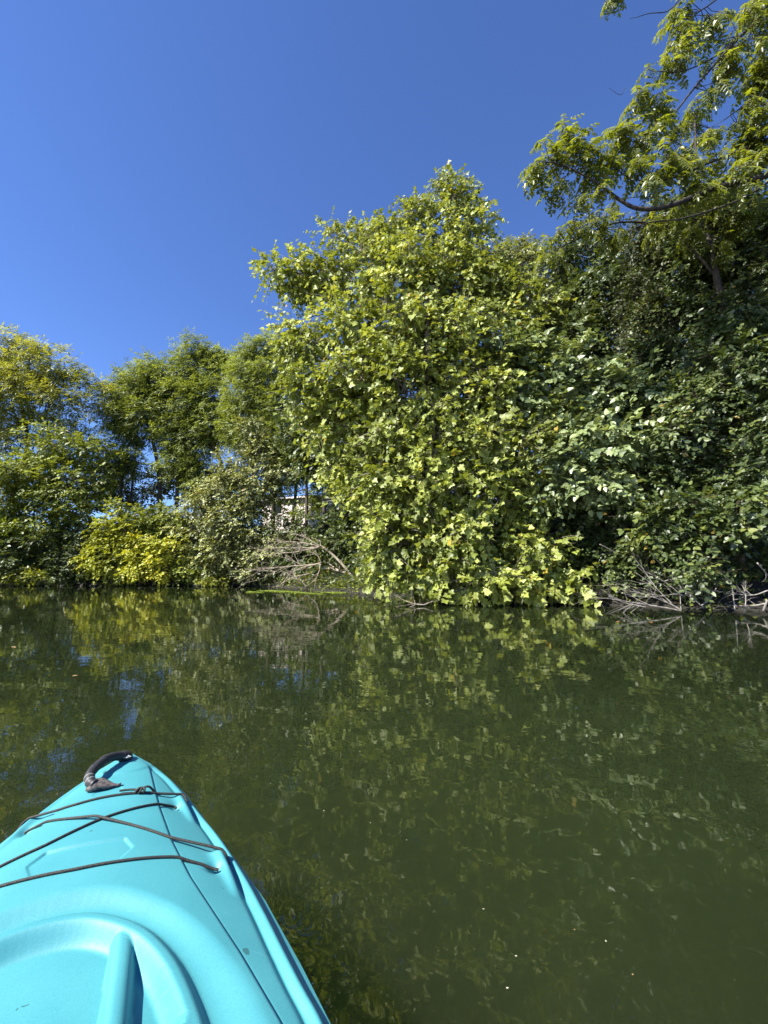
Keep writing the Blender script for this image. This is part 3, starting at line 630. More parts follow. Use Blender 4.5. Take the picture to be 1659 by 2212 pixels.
dead('fallen_tree', 'bleached leafless fallen tree fanned over the water left of the big bright tree', 'fallen tree',
     [(L6([(1080,860),(900,765),(740,722)],[19,19.4,19.6]),.09,.06,1),(L6([(900,745),(800,640),(735,590),(705,575)],[19.4,19.5,19.5,19.5]),.055,.04,1),
      (L6([(705,575),(620,530),(560,500),(480,478)],19.4),.03,.007,5),(L6([(705,578),(600,555),(480,545),(360,548)],19.3),.026,.006,5),(L6([(705,582),(560,590),(430,590),(290,600)],19.2),.028,.006,6),
      (L6([(700,585),(580,615),(420,630),(285,645)],19.2),.024,.006,5),(L6([(720,700),(560,705),(400,715),(200,722)],19),.032,.007,6),(L6([(715,690),(600,720),(500,770),(440,845)],18.9),.028,.008,5),
      (L6([(712,700),(700,760),(680,800),(600,860)],18.8),.026,.008,4),(L6([(580,710),(545,650),(530,620)],19),.016,.006,2),(L6([(720,690),(690,640),(640,620),(560,560)],19.2),.022,.006,4),(L6([(715,575),(705,540),(650,520)],19.3),.018,.006,2),
      (L6([(860,800),(780,790),(720,790)],18.8),.018,.006,3),(L6([(880,800),(840,830),(800,830),(770,850)],18.6),.02,.006,4),(L6([(420,750),(340,745),(240,745)],19),.016,.005,3),(L6([(640,760),(520,790),(430,850)],18.7),.02,.006,4),(L6([(620,850),(560,800),(480,790)],18.6),.014,.005,3)],
     'bleached', 2, 3, P(*c6(1080, 860), 19))
def c5(x, y): return ((1500+x*.603)/1.507, (1000+y*.603)/1.507)
def L5(pts, D): return [(*c5(*p), D+.1*i) for i, p in enumerate(pts)]
dead('dead_branches', 'tangle of thin grey dead branches low over the water at the right edge', 'deadwood',
     [(L5([(1190,1640),(1000,1600),(860,1575),(715,1560)],9.2),.016,.004,6),(L5([(1190,1636),(1100,1590),(980,1550),(860,1528)],9.3),.014,.004,6),(L5([(1150,1612),(1060,1520),(990,1420),(925,1340)],9.6),.012,.003,3),
      (L5([(1315,1625),(1250,1570),(1190,1515),(1090,1400)],9.4),.018,.005,4),(L5([(1300,1612),(1350,1570),(1385,1500)],9.2),.016,.006,3),(L5([(1190,1640),(1186,1560),(1190,1500)],9.1),.010,.004,2),(L5([(1650,1600),(1560,1615),(1440,1610)],8.9),.020,.006,4),
      (L5([(1655,1580),(1630,1640)],8.8),.022,.016,0),(L5([(1600,1380),(1660,1450)],8.9),.014,.008,2),(L5([(1480,1640),(1470,1540),(1465,1480)],8.9),.012,.004,3),(L5([(1660,1530),(1560,1560),(1400,1540),(1300,1530)],9.0),.014,.004,5),
      (L5([(1530,1650),(1540,1560),(1520,1500)],8.9),.012,.004,3),(L5([(1000,1620),(900,1600),(800,1560)],9.1),.010,.003,4),(L5([(1300,1530),(1180,1540),(1050,1560),(900,1560)],9.4),.010,.003,4),(L5([(1210,1570),(1100,1480),(1000,1430)],9.7),.009,.003,3),
      (L5([(750,1280),(850,1330),(960,1370)],10.8),.012,.005,2),(L5([(1100,1480),(1250,1440),(1400,1400)],9.8),.010,.004,3),(L5([(1160,1010),(1190,1040),(1210,1080)],10.6),.025,.012,1)],
     'deadgrey', 2, 5, P(*c5(1310, 1630), 9.3))
dead('trailing_branch', 'bare pale branch skimming the water under the left foot of the big bright tree', 'branch',
     [(L6([(1590,935),(1480,948),(1400,972),(1300,955),(1200,900)],[11.3,11,10.9,10.9,11]),.016,.005,4),(L6([(1440,960),(1380,965),(1330,985),(1230,1005)],[11.2,11,10.8,10.8]),.010,.004,2),(L6([(1330,930),(1325,880),(1335,820)],11.1),.009,.004,2),(L6([(1330,910),(1260,915),(1200,890)],11.1),.008,.003,2)],
     'bleached', 1, 8, P(*c6(1590, 935), 11.4))
dead('trailing_branch', 'bare twig hanging to the water between the big bright tree and the deadwood', 'branch',
     [(L5([(560,1410),(700,1540),(760,1550)],11.0),.010,.005,3),(L5([(660,1520),(690,1590),(710,1610),(685,1640)],11.0),.010,.004,2),(L5([(340,1555),(330,1610)],11.1),.007,.003,1),(L5([(380,1560),(430,1620)],11.1),.007,.003,1),(L5([(540,1560),(560,1580)],11.1),.006,.003,1),(L5([(20,1555),(60,1575),(90,1600)],11.2),.008,.003,2)],
     'bleached', 1, 9, P(*c5(660, 1500), 11.1))
dead('dead_branches', 'thin bare roots and twigs lying in the water along the foot of the left bank', 'deadwood',
     [([(x_, 1256+6*math.sin(x_), 23.6), (x_+14*math.cos(x_*3), 1262, 23.2), (x_+26*math.cos(x_*3), 1266+2*math.sin(x_*5), 22.9)], .014, .004, 3) for x_ in (30, 95, 150, 185, 215, 252, 300, 345, 380, 415, 470, 505)],
     'bleached', 1, 12, P(215, 1264, 23.4))
dead('drift_log', 'short pale driftwood log at the foot of the left bank beside the bright weed', 'log',
     [([(418,1264,23.4),(430,1262.5,23.3),(446,1263.5,23.3)],.05,.035,2)], 'bleached', 1, 10, P(430, 1264, 23.3))

# ------------------------------------------------------------------ ground cover, water weed, floating leaves
def cover(name, label, n, x0, x1, d0, d1, hgt, mat, leaf, size, seed, kind='stuff'):
    rr = np.random.default_rng(seed); px = []; 
    X = rr.uniform(x0, x1, n*6); Y = rr.uniform(3, 42, n*6); d = shore_d(X, Y); m = (d > d0) & (d < d1) & ((X < 4.2) | (rr.random(len(X)) < .3)); X = X[m][:n]; Y = Y[m][:n]
    z = ground_z(X, Y); h_ = rr.random(len(X))**1.4*hgt*(.5+.5*np.sin(X*1.7+Y*1.1)*np.sin(X*.6-Y*.9)+.2)
    pos = np.stack([X, Y, z + np.maximum(h_, 0)], -1)
    dr = norm(rr.normal(size=(len(X), 3))*np.array([1, 1, .5])); nm = norm(np.array([0, 0, .8]) + rr.normal(size=(len(X), 3))*.5)
    V, F, col = leaves(leaf, pos, dr, nm, size*(.6+.8*rr.random(len(X))), rr.random(len(X)), .5+.5*np.sin(X*.8)*np.sin(Y*.7))
    tag(link(name, mesh_np(name, V, F, False, col), M[mat]), label, 'ground cover' , None, kind)
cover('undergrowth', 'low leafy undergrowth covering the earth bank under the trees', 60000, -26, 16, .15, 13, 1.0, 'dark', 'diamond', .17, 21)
cover('ivy_fringe', 'fringe of small leaves trailing over the edge of the bank', 30000, -26, 16, -.05, 1.1, .6, 'mid', 'diamond', .11, 22)

rr = np.random.default_rng(5)
cx, cy = [], []
for k in range(4200):
    u = rr.random(); D = 17.2 + .7*math.sin(u*9) + rr.normal()*.35; x = (540 + 300*u - 829.5)/FD*D
    if math.sin(u*23+D*3) > -.35: cx.append(x); cy.append(D)
cx, cy = np.array(cx), np.array(cy); ok = shore_d(cx, cy) < .2; cx, cy = cx[ok], cy[ok]; n = len(cx)
a = rr.uniform(0, 6.28, n)
V, F, col = leaves('heart', np.stack([cx, cy, .012+.008*rr.random(n)], -1), np.stack([np.cos(a), np.sin(a), rr.normal(size=n)*.04], -1), norm(np.array([0, 0, 1.])+rr.normal(size=(n, 3))*.06), .045+.06*rr.random(n), rr.random(n), rr.random(n))
tag(link('floating_weed', mesh_np('floating_weed', V, F, False, col), M['weed']), 'mat of small floating green weed stretching in front of the fallen tree', 'water weed', None, 'stuff')

lm = []
for nm_, c_ in (('pale_floating_leaf', (.45, .42, .28)), ('brown_floating_leaf', (.30, .19, .08)), ('orange_floating_leaf', (.50, .17, .05))):
    m_, t, b = newmat(nm_); b.inputs['Base Color'].default_value = (*c_, 1); b.inputs['Roughness'].default_value = .6; lm.append(m_)
lmesh = []
for m_ in lm:
    v, f = TPL['oval']; vv = v.copy(); vv[:, 2] = np.abs(vv[:, 2])*2; mm = mesh_np('floating_leaf', vv, f); mm.materials.append(m_); lmesh.append(mm)
def float_leaf(x, y, s, k, rot, label, group=None):
    o = bpy.data.objects.new('floating_leaf', lmesh[k]); C.objects.link(o); o.location = (x, y, .006); o.rotation_euler = (0, 0, rot); o.scale = (s, s, s)
    tag(o, label, 'leaf', group)
def wp(x, y):
    v = -(y-1106.0)/FD; c_, s_ = math.cos(PITCH), math.sin(PITCH); k = -CAM_H/(s_+v*c_); return (x-829.5)/FD*k, (c_-v*s_)*k
for x, y, k, lab in ((1330, 1344, 2, 'orange leaf floating in front of the deadwood tangle at the right'), (1410, 1346, 2, 'small orange leaf floating near the right edge below the deadwood'), (730, 1291, 0, 'white fleck of a leaf floating just in front of the weed mat'), (33, 1400, 1, 'tan leaf floating on the dark water near the left edge'), (168, 1460, 1, 'brown leaf floating below the reflection of the yellow-green bush')):
    X, Y = wp(x, y); float_leaf(X, Y, .07, k, rr.uniform(0, 6), lab)
for i in range(84):
    if i < 70: x, y = rr.uniform(0, 520), 1268 + 26*rr.random()**1.8
    else: x, y = rr.uniform(560, 1640), rr.uniform(1330, 2150)
    X, Y = wp(x, y)
    if shore_d(np.array(X), np.array(Y)) > -.15: continue
    s = .05 if i < 70 else .005
    float_leaf(X, Y, s*(.6+.8*rr.random()), int(rr.random() < .3), rr.uniform(0, 6), 'small pale leaf fleck floating on the water by the left bank' if i < 70 else 'tiny pale speck floating on the near water', 'leaf flecks by the left bank' if i < 70 else 'specks on the near water')

# ------------------------------------------------------------------ buildings behind the trees
def simple(name, c_, rough=.7, metal=0):
    m_, t, b = newmat(name); nz = N(t, 'ShaderNodeTexNoise'); nz.inputs['Scale'].default_value = 3; nz.inputs['Detail'].default_value = 6
    tc = N(t, 'ShaderNodeTexCoord'); t.links.new(tc.outputs['Object'], nz.inputs[0])
    t.links.new(ramp(t, [(.3, tuple(q*.85 for q in c_)), (.7, c_)], nz.outputs[0]), b.inputs['Base Color']); b.inputs['Roughness'].default_value = rough; b.inputs['Metallic'].default_value = metal
    return m_
M['white'] = simple('pinkish_white_siding', (.84, .74, .70)); M['roofgrey'] = simple('blue_grey_roof_sheet', (.26, .29, .36), .45); M['glass'] = simple('dark_window', (.02, .025, .03), .1)
def building(name, label, x0, x1, y0, y1, z0, z1, wall, roof, pitch, batt):
    root = tag(empty(name, ((x0+x1)/2, (y0+y1)/2, z0)), label, 'building')
    g = Geo(); g.box(x0, x1, y0, y1, z0-.5, z1); g.build('wall', wall, root, False)
    g = Geo(); o = .35; zm = z1+pitch
    ym = (y0+y1)/2
    g.add([(x0-o, y0-o, z1-.02), (x1+o, y0-o, z1-.02), (x1+o, ym, zm), (x0-o, ym, zm), (x0-o, y1+o, z1-.02), (x1+o, y1+o, z1-.02),
           (x0-o, y0-o, z1+.10), (x1+o, y0-o, z1+.10), (x1+o, ym, zm+.12), (x0-o, ym, zm+.12), (x0-o, y1+o, z1+.10), (x1+o, y1+o, z1+.10)],
          [(0,1,2,3),(3,2,5,4),(6,9,8,7),(9,10,11,8),(0,6,7,1),(4,5,11,10),(0,3,9,6),(3,4,10,9),(1,7,8,2),(2,8,11,5)])
    g.build('roof', roof, root, False)
    me_b = None
    for k, bx in enumerate(np.arange(x0+.05, x1, batt)):
        if me_b is None:
            g = Geo(); g.box(0, .05, -.035, -.003, 0, z1-z0-.05); o_ = g.build('batten', wall, None, False); o_.parent = root; me_b = o_
        else:
            o_ = me_b.copy(); C.objects.link(o_); o_.parent = root
        o_.location = Vector((float(bx), y0, z0)) - Vector(root.location)
    for wx in np.linspace(x0+1.6, x1-1.6, 3):
        g = Geo(); g.box(wx-.5, wx+.5, y0-.06, y0-.004, z0+1.0, z0+2.1); w_ = g.build('window', wall, root, False)
        g = Geo(); g.box(wx-.43, wx+.43, y0-.075, y0-.055, z0+1.07, z0+2.03); p_ = g.build('pane', M['glass'], root, False); p_.parent = w_
    return root
a = P(575, 1072, 34); b_ = P(760, 1105, 34)
building('white_building', 'low pinkish white board-sided building glimpsed through the trunks above the fallen tree', a[0], b_[0]+4, 34, 41, b_[2]-1.0, a[2], M['white'], M['white'], .5, .42).rotation_euler = (0, 0, rad(-25))
a = P(262, 1098, 36); b_ = P(440, 1120, 36)
M['offwhite'] = simple('off_white_wall', (.6, .6, .58))
building('grey_shed', 'low shed with blue-grey roof glimpsed behind the green shrub over the golden bush', a[0], b_[0], 36, 41, b_[2]-2.6, b_[2]-.1, M['offwhite'], M['roofgrey'], .8, .6)

# ------------------------------------------------------------------ kayak
K = .88
TIP = np.array([-.735, 1.364]); KA = rad(20)
FWD = np.array([-math.sin(KA), math.cos(KA)]); RGT = np.array([math.cos(KA), math.sin(KA)])
WS = [-.001,.004,.012,.03,.06,.10,.14,.18,.264,.351,.425,.498,.58,.74,.85,1.2,1.6,2.2,2.8,3.2,3.4]
WW = [.002,.013,.024,.045,.078,.115,.142,.165,.207,.246,.274,.302,.332,.373,.397,.43,.44,.42,.32,.16,.02]
_sd = np.linspace(-.06, 3.4, 2800)
_wd = np.interp(_sd, WS, WW); _k = np.hanning(31); _k /= _k.sum(); _ws = np.convolve(np.pad(_wd, 15, 'edge'), _k, 'valid')
_bl = np.clip((_sd-.02)/.06, 0, 1); _wd = _wd*(1-_bl) + _ws*_bl
def Wd(s): return np.interp(s, _sd, _wd)
def sst(x): x = np.clip(x, 0, 1); return x*x*(3-2*x)
def smooth_tab(s, xs, ys):
    g = np.linspace(-.1, 3.5, 1500); y = np.interp(g, xs, ys); k = np.hanning(41); k /= k.sum()
    return np.interp(s, g, np.convolve(np.pad(y, 20, 'edge'), k, 'valid'))
def poly_sd(s, w, pts):
    """distance to an open polyline, signed: positive on the aft / inner side"""
    pts = spline([(a, b, 0) for a, b in pts], 60)[:, :2]
    best = np.full(s.shape, 9.); sg = np.ones(s.shape)
    for a, b in zip(pts[:-1], pts[1:]):
        ab = b-a; ax = s-a[0]; ay = w-a[1]; t = np.clip((ax*ab[0]+ay*ab[1])/(ab@ab+1e-12), 0, 1)
        dx = ax-t*ab[0]; dy = ay-t*ab[1]; d = np.hypot(dx, dy); cr = -(ab[0]*ay-ab[1]*ax)
        m = d < best; best = np.where(m, d, best); sg = np.where(m, np.where(cr >= 0, 1., -1.), sg)
    return best*sg
def base_z(s, w):
    W_ = np.maximum(Wd(s), 1e-3)
    zE = smooth_tab(s, [-.1,0,.1,.3,.6,1.2,2.2,3.4], [.372,.362,.333,.297,.281,.276,.276,.34]); zC = smooth_tab(s, [-.1,.1,.3,.8,1.2,2.2,3.4], [.374,.371,.366,.361,.358,.35,.36])
    q = np.minimum(np.abs(w)/W_, 1)
    return zC-(zC-zE)*q**2.2
PADS = [((.234,.161), (.345,.194), (.283,.146), 1.0), ((.468,.256), (.600,.283), (.520,.240), 1.1)]
def deck_z(s, w):
    z = base_z(s, w); a = np.abs(w)
    wc = np.interp(s, [-.06,.05,.099,.2,.309,.442,.562,.742,.861,1.2,3.4], [.0,.052,.066,.089,.115,.152,.195,.277,.325,.40,.4])
    on = sst((s-.07)/.03)*(s < 1.2)
    z = z - on*.0045*sst((a-wc)/.0035) - on*.0022*np.exp(-((a-wc-.001)/.0022)**2)
    wb = smooth_tab(s, [-.06,0,.03,.077,.126,.18,.224,.291,.382,.457,.544,.60,.645,.715,.795,.854,1.2,1.6,2.2,2.8,3.2,3.4], [.0,.0,.035,.080,.118,.145,.170,.204,.243,.270,.297,.312,.324,.340,.360,.379,.412,.42,.40,.30,.14,.0])
    on2 = sst((s-.05)/.06)*(.55+.45*sst((s-.15)/.25))
    z = z - on2*.006*np.exp(-((a-wb+.017)/.0065)**2) + on2*.0065*np.exp(-((a-wb)/.0075)**2) - on2*.004*sst((a-wb-.009)/.004)
    # moulded moat and foot recess
    d = poly_sd(s, w, [(1.25,-.345),(.95,-.285),(.862,-.259),(.798,-.238),(.737,-.211),(.683,-.174),(.647,-.136),(.618,-.088),(.604,-.045),(.600,0),(.604,.045),(.618,.088),(.647,.136),(.683,.174),(.737,.211),(.798,.238),(.862,.259),(.95,.285),(1.25,.345)])
    ex = np.clip((s-.62)/.2, 0, 1)*.022
    fade = 1-sst((s-1.0)/.12)
    z = z - fade*.017*sst((d+.030+ex)/(.044+ex)) + fade*.0135*sst((d-.013)/.020)
    u = np.minimum(d-.040, .858-s); u2 = u
    r_ = .022; ax = np.maximum(r_-(d-.040), 0); ay = np.maximum(r_-(.858-s), 0)
    u = np.where((ax > 0) & (ay > 0), r_-np.hypot(ax, ay), u2)
    wid = np.where(d-.040 < .858-s, .030, .006)
    z = z - .027*sst(u/wid)**.85
    # two round ribs standing on the floor of the recess
    for sg in (1, -1):
        wr = sg*(.110+.10*(s-.68)); e = np.hypot((w-wr)/.0175, np.maximum(0, (.668-s)/.020))
        rib = np.where(e < 1, np.maximum(1-e**2, 0)**.6, 0)*.024
        fl = base_z(s, w)-.031; top = base_z(s, w)-.008-.024*(1-np.maximum(1-np.minimum(e, 1)**2.6, 0)**.5)
        z = np.where((e < 1) & (s < .858) & (u > 0), np.maximum(z, top), z)
    # shallow six-sided panel
    p6 = [(.437,-.068),(.437,.068),(.472,.088),(.522,.066),(.522,-.066),(.472,-.088)]
    dd = np.full(s.shape, 9.)
    for (a0, b0), (a1, b1) in zip(p6, p6[1:]+p6[:1]):
        nx_, ny_ = (b1-b0), -(a1-a0); l = math.hypot(nx_, ny_); dd = np.minimum(dd, ((s-a0)*nx_+(w-b0)*ny_)/l)
    z = z - .0048*sst(dd/.004)*np.clip(1-(s-.437)/.11, 0, 1)
    z = z - .0022*sst((.032-np.hypot(s-.226, w+.008))/.004)*np.clip(1-(s-.2)/.05, 0, 1)
    z = z + .0025*sst((.075-np.hypot((s-.06)*.9, w))/.012)
    # cord guides
    for (a0, b0), (a1, b1), (hs, hw), kx in PADS:
        ab = np.array([a1-a0, b1-b0]); L = np.hypot(*ab); T = ab/L
        px, py = s-a0, a-b0; t_ = px*T[0]+py*T[1]; e = -px*T[1]+py*T[0]      # e>0 outboard
        tt = t_/L; h_ = .017*kx*np.clip(1-tt, 0, 1)**.75*np.where(tt < 0, np.exp(-(t_/.012)**2), 1)
        wi = np.where(e > 0, .0045, .019*kx*(1-.5*np.clip(tt, 0, 1)))
        z = z + h_*np.exp(-np.abs(e/wi)**2.4)*(tt < 1)*sst((Wd(s)-a)/.012)
        z = z - .010*kx*np.exp(-((s-hs)**2+(a-hw)**2)/(.0125*kx)**2)
    return z
def kw(s, w, z):
    """kayak frame to the world"""
    s = np.asarray(s, float); w = np.asarray(w, float); z = np.asarray(z, float)
    return np.stack([K*(TIP[0]-FWD[0]*s+RGT[0]*w), K*(TIP[1]-FWD[1]*s+RGT[1]*w), .9-K*(.9-z)], -1)
sv = np.concatenate([np.arange(-.001, .03, .0010), np.arange(.03, .88, .0026), np.arange(.88, 3.4, .03)])
qv = np.sin(np.linspace(-1, 1, 361)*math.pi/2*.86)/math.sin(math.pi/2*.86)
SS, QQ = np.meshgrid(sv, qv, indexing='ij'); WWg = QQ*Wd(SS)
ZZ = deck_z(SS, WWg); ns, nq = SS.shape
V = kw(SS, WWg, ZZ).reshape(-1, 3)
ii = (np.arange(ns-1)[:, None]*nq + np.arange(nq-1)[None]).ravel()
F = np.stack([ii, ii+nq, ii+nq+1, ii+1], -1)
ms = SS.ravel()[ii]; mw = WWg.ravel()[ii]
F = F[((ms-1.80)/.58)**2 + (mw/.27)**2 > 1]
km, t, b = newmat('aqua_polyethylene')
tc = N(t, 'ShaderNodeTexCoord')
nz = N(t, 'ShaderNodeTexNoise'); nz.inputs['Scale'].default_value = 420; nz.inputs['Detail'].default_value = 4; t.links.new(tc.outputs['Object'], nz.inputs[0])
nz2 = N(t, 'ShaderNodeTexNoise'); nz2.inputs['Scale'].default_value = 9; nz2.inputs['Detail'].default_value = 5; t.links.new(tc.outputs['Object'], nz2.inputs[0])
c1 = ramp(t, [(.35, (.050, .242, .272)), (.65, (.058, .265, .295))], nz.outputs[0])
vo = N(t, 'ShaderNodeTexVoronoi'); vo.inputs['Scale'].default_value = 26; vo.inputs['Randomness'].default_value = 1
nz3 = N(t, 'ShaderNodeTexNoise'); nz3.inputs['Scale'].default_value = 60; mpv = N(t, 'ShaderNodeVectorMath', operation='MULTIPLY_ADD'); mpv.inputs[1].default_value = (.02, .02, .02)
t.links.new(nz3.outputs['Color'], mpv.inputs[0]); t.links.new(tc.outputs['Object'], mpv.inputs[2]); t.links.new(mpv.outputs[0], vo.inputs['Vector'])
t.links.new(tc.outputs['Object'], nz3.inputs[0])
# only a few voronoi cells carry a fleck of dirt
sepc = N(t, 'ShaderNodeSeparateColor'); t.links.new(vo.outputs['Color'], sepc.inputs[0])
gt = N(t, 'ShaderNodeMath', operation='GREATER_THAN'); gt.inputs[1].default_value = .87; t.links.new(sepc.outputs[0], gt.inputs[0])
lt = N(t, 'ShaderNodeMath', operation='LESS_THAN'); lt.inputs[1].default_value = .13; t.links.new(vo.outputs['Distance'], lt.inputs[0])
an = N(t, 'ShaderNodeMath', operation='MULTIPLY'); t.links.new(gt.outputs[0], an.inputs[0]); t.links.new(lt.outputs[0], an.inputs[1])
an2 = N(t, 'ShaderNodeMath', operation='MULTIPLY'); an2.inputs[1].default_value = .6; t.links.new(an.outputs[0], an2.inputs[0])
mx = N(t, 'ShaderNodeMix', data_type='RGBA'); t.links.new(an2.outputs[0], mx.inputs[0]); t.links.new(c1, mx.inputs[6]); mx.inputs[7].default_value = (.02, .05, .045, 1)
# handling scuffs: thin pale scratches and a faint dried-water mottling
mps = N(t, 'ShaderNodeMapping'); mps.inputs['Scale'].default_value = (14, 260, 60); mps.inputs['Rotation'].default_value = (0, 0, .9)
nzs = N(t, 'ShaderNodeTexNoise'); nzs.inputs['Scale'].default_value = 1; nzs.inputs['Detail'].default_value = 2
t.links.new(tc.outputs['Object'], mps.inputs[0]); t.links.new(mps.outputs[0], nzs.inputs[0])
scf = ramp(t, [(.69, (0, 0, 0)), (.74, (.35, .35, .35))], nzs.outputs[0])
mxs = N(t, 'ShaderNodeMix', data_type='RGBA'); t.links.new(scf, mxs.inputs[0]); t.links.new(mx.outputs[2], mxs.inputs[6]); mxs.inputs[7].default_value = (.13, .36, .38, 1)
mot = ramp(t, [(.35, (.93, .94, .95)), (.65, (1.04, 1.03, 1.02))], nz2.outputs[0])
mxm = N(t, 'ShaderNodeMix', data_type='RGBA', blend_type='MULTIPLY'); mxm.inputs[0].default_value = 1; t.links.new(mxs.outputs[2], mxm.inputs[6]); t.links.new(mot, mxm.inputs[7])
t.links.new(mxm.outputs[2], b.inputs['Base Color'])
t.links.new(ramp(t, [(.3, (.46,)*3), (.7, (.58,)*3)], nz2.outputs[0]), b.inputs['Roughness'])
bp = N(t, 'ShaderNodeBump'); bp.inputs['Distance'].default_value = .00025; bp.inputs['Strength'].default_value = .6; t.links.new(nz.outputs[0], bp.inputs['Height']); t.links.new(bp.outputs[0], b.inputs['Normal'])
b.inputs['Specular IOR Level'].default_value = .4
kay = tag(empty('kayak', kw(1.7, 0, .02)), 'turquoise plastic kayak with dark deck cords and a black bow handle', 'kayak')
link('deck', mesh_np('deck', V, F, True), km, kay)
# hull side below the gunwale, both sides meeting under the water
rows = []; sh = sv[::4]
prof = [(1.0, 0), (1.006, -.012), (.99, -.05), (.93, -.14), (.78, -.25), (.45, -.33), (0, -.345)]
zE = deck_z(sh, Wd(sh))
ring = []
for fw_, dz in prof: ring.append(kw(sh*1.0, Wd(sh)*fw_, zE+dz*np.clip((sh+.02)/.15, .10, 1)))
for fw_, dz in prof[-2::-1]: ring.append(kw(sh*1.0, -Wd(sh)*fw_, zE+dz*np.clip((sh+.02)/.15, .10, 1)))
ring = np.stack(ring, 1); n0, n1 = ring.shape[:2]
ii = (np.arange(n0-1)[:, None]*n1 + np.arange(n1-1)[None]).ravel()
link('hull', mesh_np('hull', ring.reshape(-1, 3), np.stack([ii, ii+1, ii+n1+1, ii+n1], -1), True), km, kay)
# cords
cm_, t, b = newmat('braided_cord')
tc = N(t, 'ShaderNodeTexCoord'); wv = N(t, 'ShaderNodeTexNoise'); wv.inputs['Scale'].default_value = 500; t.links.new(tc.outputs['Object'], wv.inputs[0])
t.links.new(ramp(t, [(.4, (.010, .010, .010)), (.6, (.042, .037, .030))], wv.outputs[0]), b.inputs['Base Color']); b.inputs['Roughness'].default_value = .75
bp = N(t, 'ShaderNodeBump'); bp.inputs['Distance'].default_value = .001; t.links.new(wv.outputs[0], bp.inputs['Height']); t.links.new(bp.outputs[0], b.inputs['Normal'])
rk, t, b = newmat('black_rubber')
tc = N(t, 'ShaderNodeTexCoord'); wv = N(t, 'ShaderNodeTexNoise'); wv.inputs['Scale'].default_value = 200; t.links.new(tc.outputs['Object'], wv.inputs[0])
t.links.new(ramp(t, [(.35, (.012, .012, .013)), (.7, (.032, .030, .030))], wv.outputs[0]), b.inputs['Base Color']); b.inputs['Roughness'].default_value = .55
wb_, t, b = newmat('worn_grey_brown_webbing')
tc = N(t, 'ShaderNodeTexCoord'); wv = N(t, 'ShaderNodeTexNoise'); wv.inputs['Scale'].default_value = 150; wv.inputs['Detail'].default_value = 5; t.links.new(tc.outputs['Object'], wv.inputs[0])
t.links.new(ramp(t, [(.35, (.03, .025, .025)), (.65, (.14, .115, .105))], wv.outputs[0]), b.inputs['Base Color']); b.inputs['Roughness'].default_value = .9
M['pale_plastic'] = simple('pale_ring', (.6, .6, .58), .4)
def zs(s, w): return float(deck_z(np.array([s]), np.array([w]))[0])
CR = .0026
def cord(pts, dz=None):
    """(s, w, lift) through the deck; between the points the cord is stretched, never under the deck"""
    out = []
    for (s0, w0, l0), (s1, w1, l1) in zip(pts[:-1], pts[1:]):
        z0 = zs(s0, w0)+CR+l0; z1 = zs(s1, w1)+CR+l1
        for u in np.linspace(0, 1, 14, endpoint=False):
            s_, w_ = s0+(s1-s0)*u, w0+(w1-w0)*u; z_ = max(z0+(z1-z0)*u, zs(s_, w_)+CR*.9); out.append((s_, w_, z_))
    s1, w1, l1 = pts[-1]; out.append((s1, w1, zs(s1, w1)+CR+l1)); out = np.array(out)
    k = np.array([1, 2, 3, 2, 1.])/9; sm = out.copy()
    for c in range(3): sm[2:-2, c] = np.convolve(out[:, c], k, 'valid')
    g = Geo(); g.tube(kw(sm[:, 0], sm[:, 1], sm[:, 2]), CR*K, 10); g.build('deck_cord', cm_, kay)
cord([(.256,.171,-.004), (.247,.167,.002), (.240,.158,.0005), (.246,.10,0), (.254,.05,0), (.257,0,0), (.262,-.06,0), (.258,-.10,0), (.240,-.158,.0005), (.247,-.167,.002), (.256,-.171,-.004)])
cord([(.287,.150,.004), (.284,.144,.007), (.300,.109,0), (.323,.068,0), (.358,.004,.0), (.417,-.076,0), (.445,-.148,0), (.474,-.252,.0005), (.486,-.268,-.003)])
cord([(.490,.267,-.004), (.483,.263,.001), (.474,.252,.0005), (.442,.150,0), (.392,.065,0), (.354,-.004,.0062), (.322,-.068,0), (.300,-.109,0), (.284,-.144,.007), (.287,-.150,.004)])
cord([(.523,.246,.004), (.520,.236,.006), (.511,.168,0), (.520,.08,0), (.525,0,0), (.520,-.08,0), (.511,-.168,0), (.520,-.236,.006), (.523,-.246,.004)])
# knot with two cut ends
g = Geo(); kz = zs(.250, .065)
for (ds, dw, a0) in ((0, 0, 0), (0, .004, .9), (-.001, -.004, -.9), (-.002, .001, 1.6)):
    th_ = np.linspace(0, 2*math.pi, 17)
    s_ = .249+ds+.0068*np.cos(th_)*math.cos(a0*.5); w_ = .065+dw+.004*np.sin(th_+a0)+.0035*np.cos(th_)*math.sin(a0); z_ = kz+CR+.0035+.0055*np.sin(th_)
    g.tube(kw(s_, w_, z_), .0024*K, 6, False)
kn = g.build('knot', cm_, kay)
for e in ((.245,.020,.006), (.241,.100,.001)):
    g = Geo(); q = spline([(.249,.064,kz+.008), ((.249+e[0])/2-.002, (.064+e[1])/2, kz+.010), (e[0], e[1], zs(e[0], e[1])+e[2])], 16)
    g.tube(kw(q[:, 0], q[:, 1], q[:, 2]), .0025*K, 8); o = g.build('cord_end', cm_, None); o.parent = kn; o.matrix_local = __import__('mathutils').Matrix.Translation(-Vector(kay.location))
M['ring'] = simple('dull_ring', (.22, .22, .21), .4)
hd = tag(empty('bow_handle', kw(.13, -.03, .38)), None)
g = Geo(); q = spline([(.062,-.002,.012),(.076,-.020,.021),(.102,-.038,.029),(.137,-.053,.031),(.172,-.059,.027),(.198,-.052,.020),(.208,-.040,.014)], 54)
q[:, 2] += np.array([zs(a_, b_) for a_, b_, _ in q]); W3 = kw(q[:, 0], q[:, 1], q[:, 2])
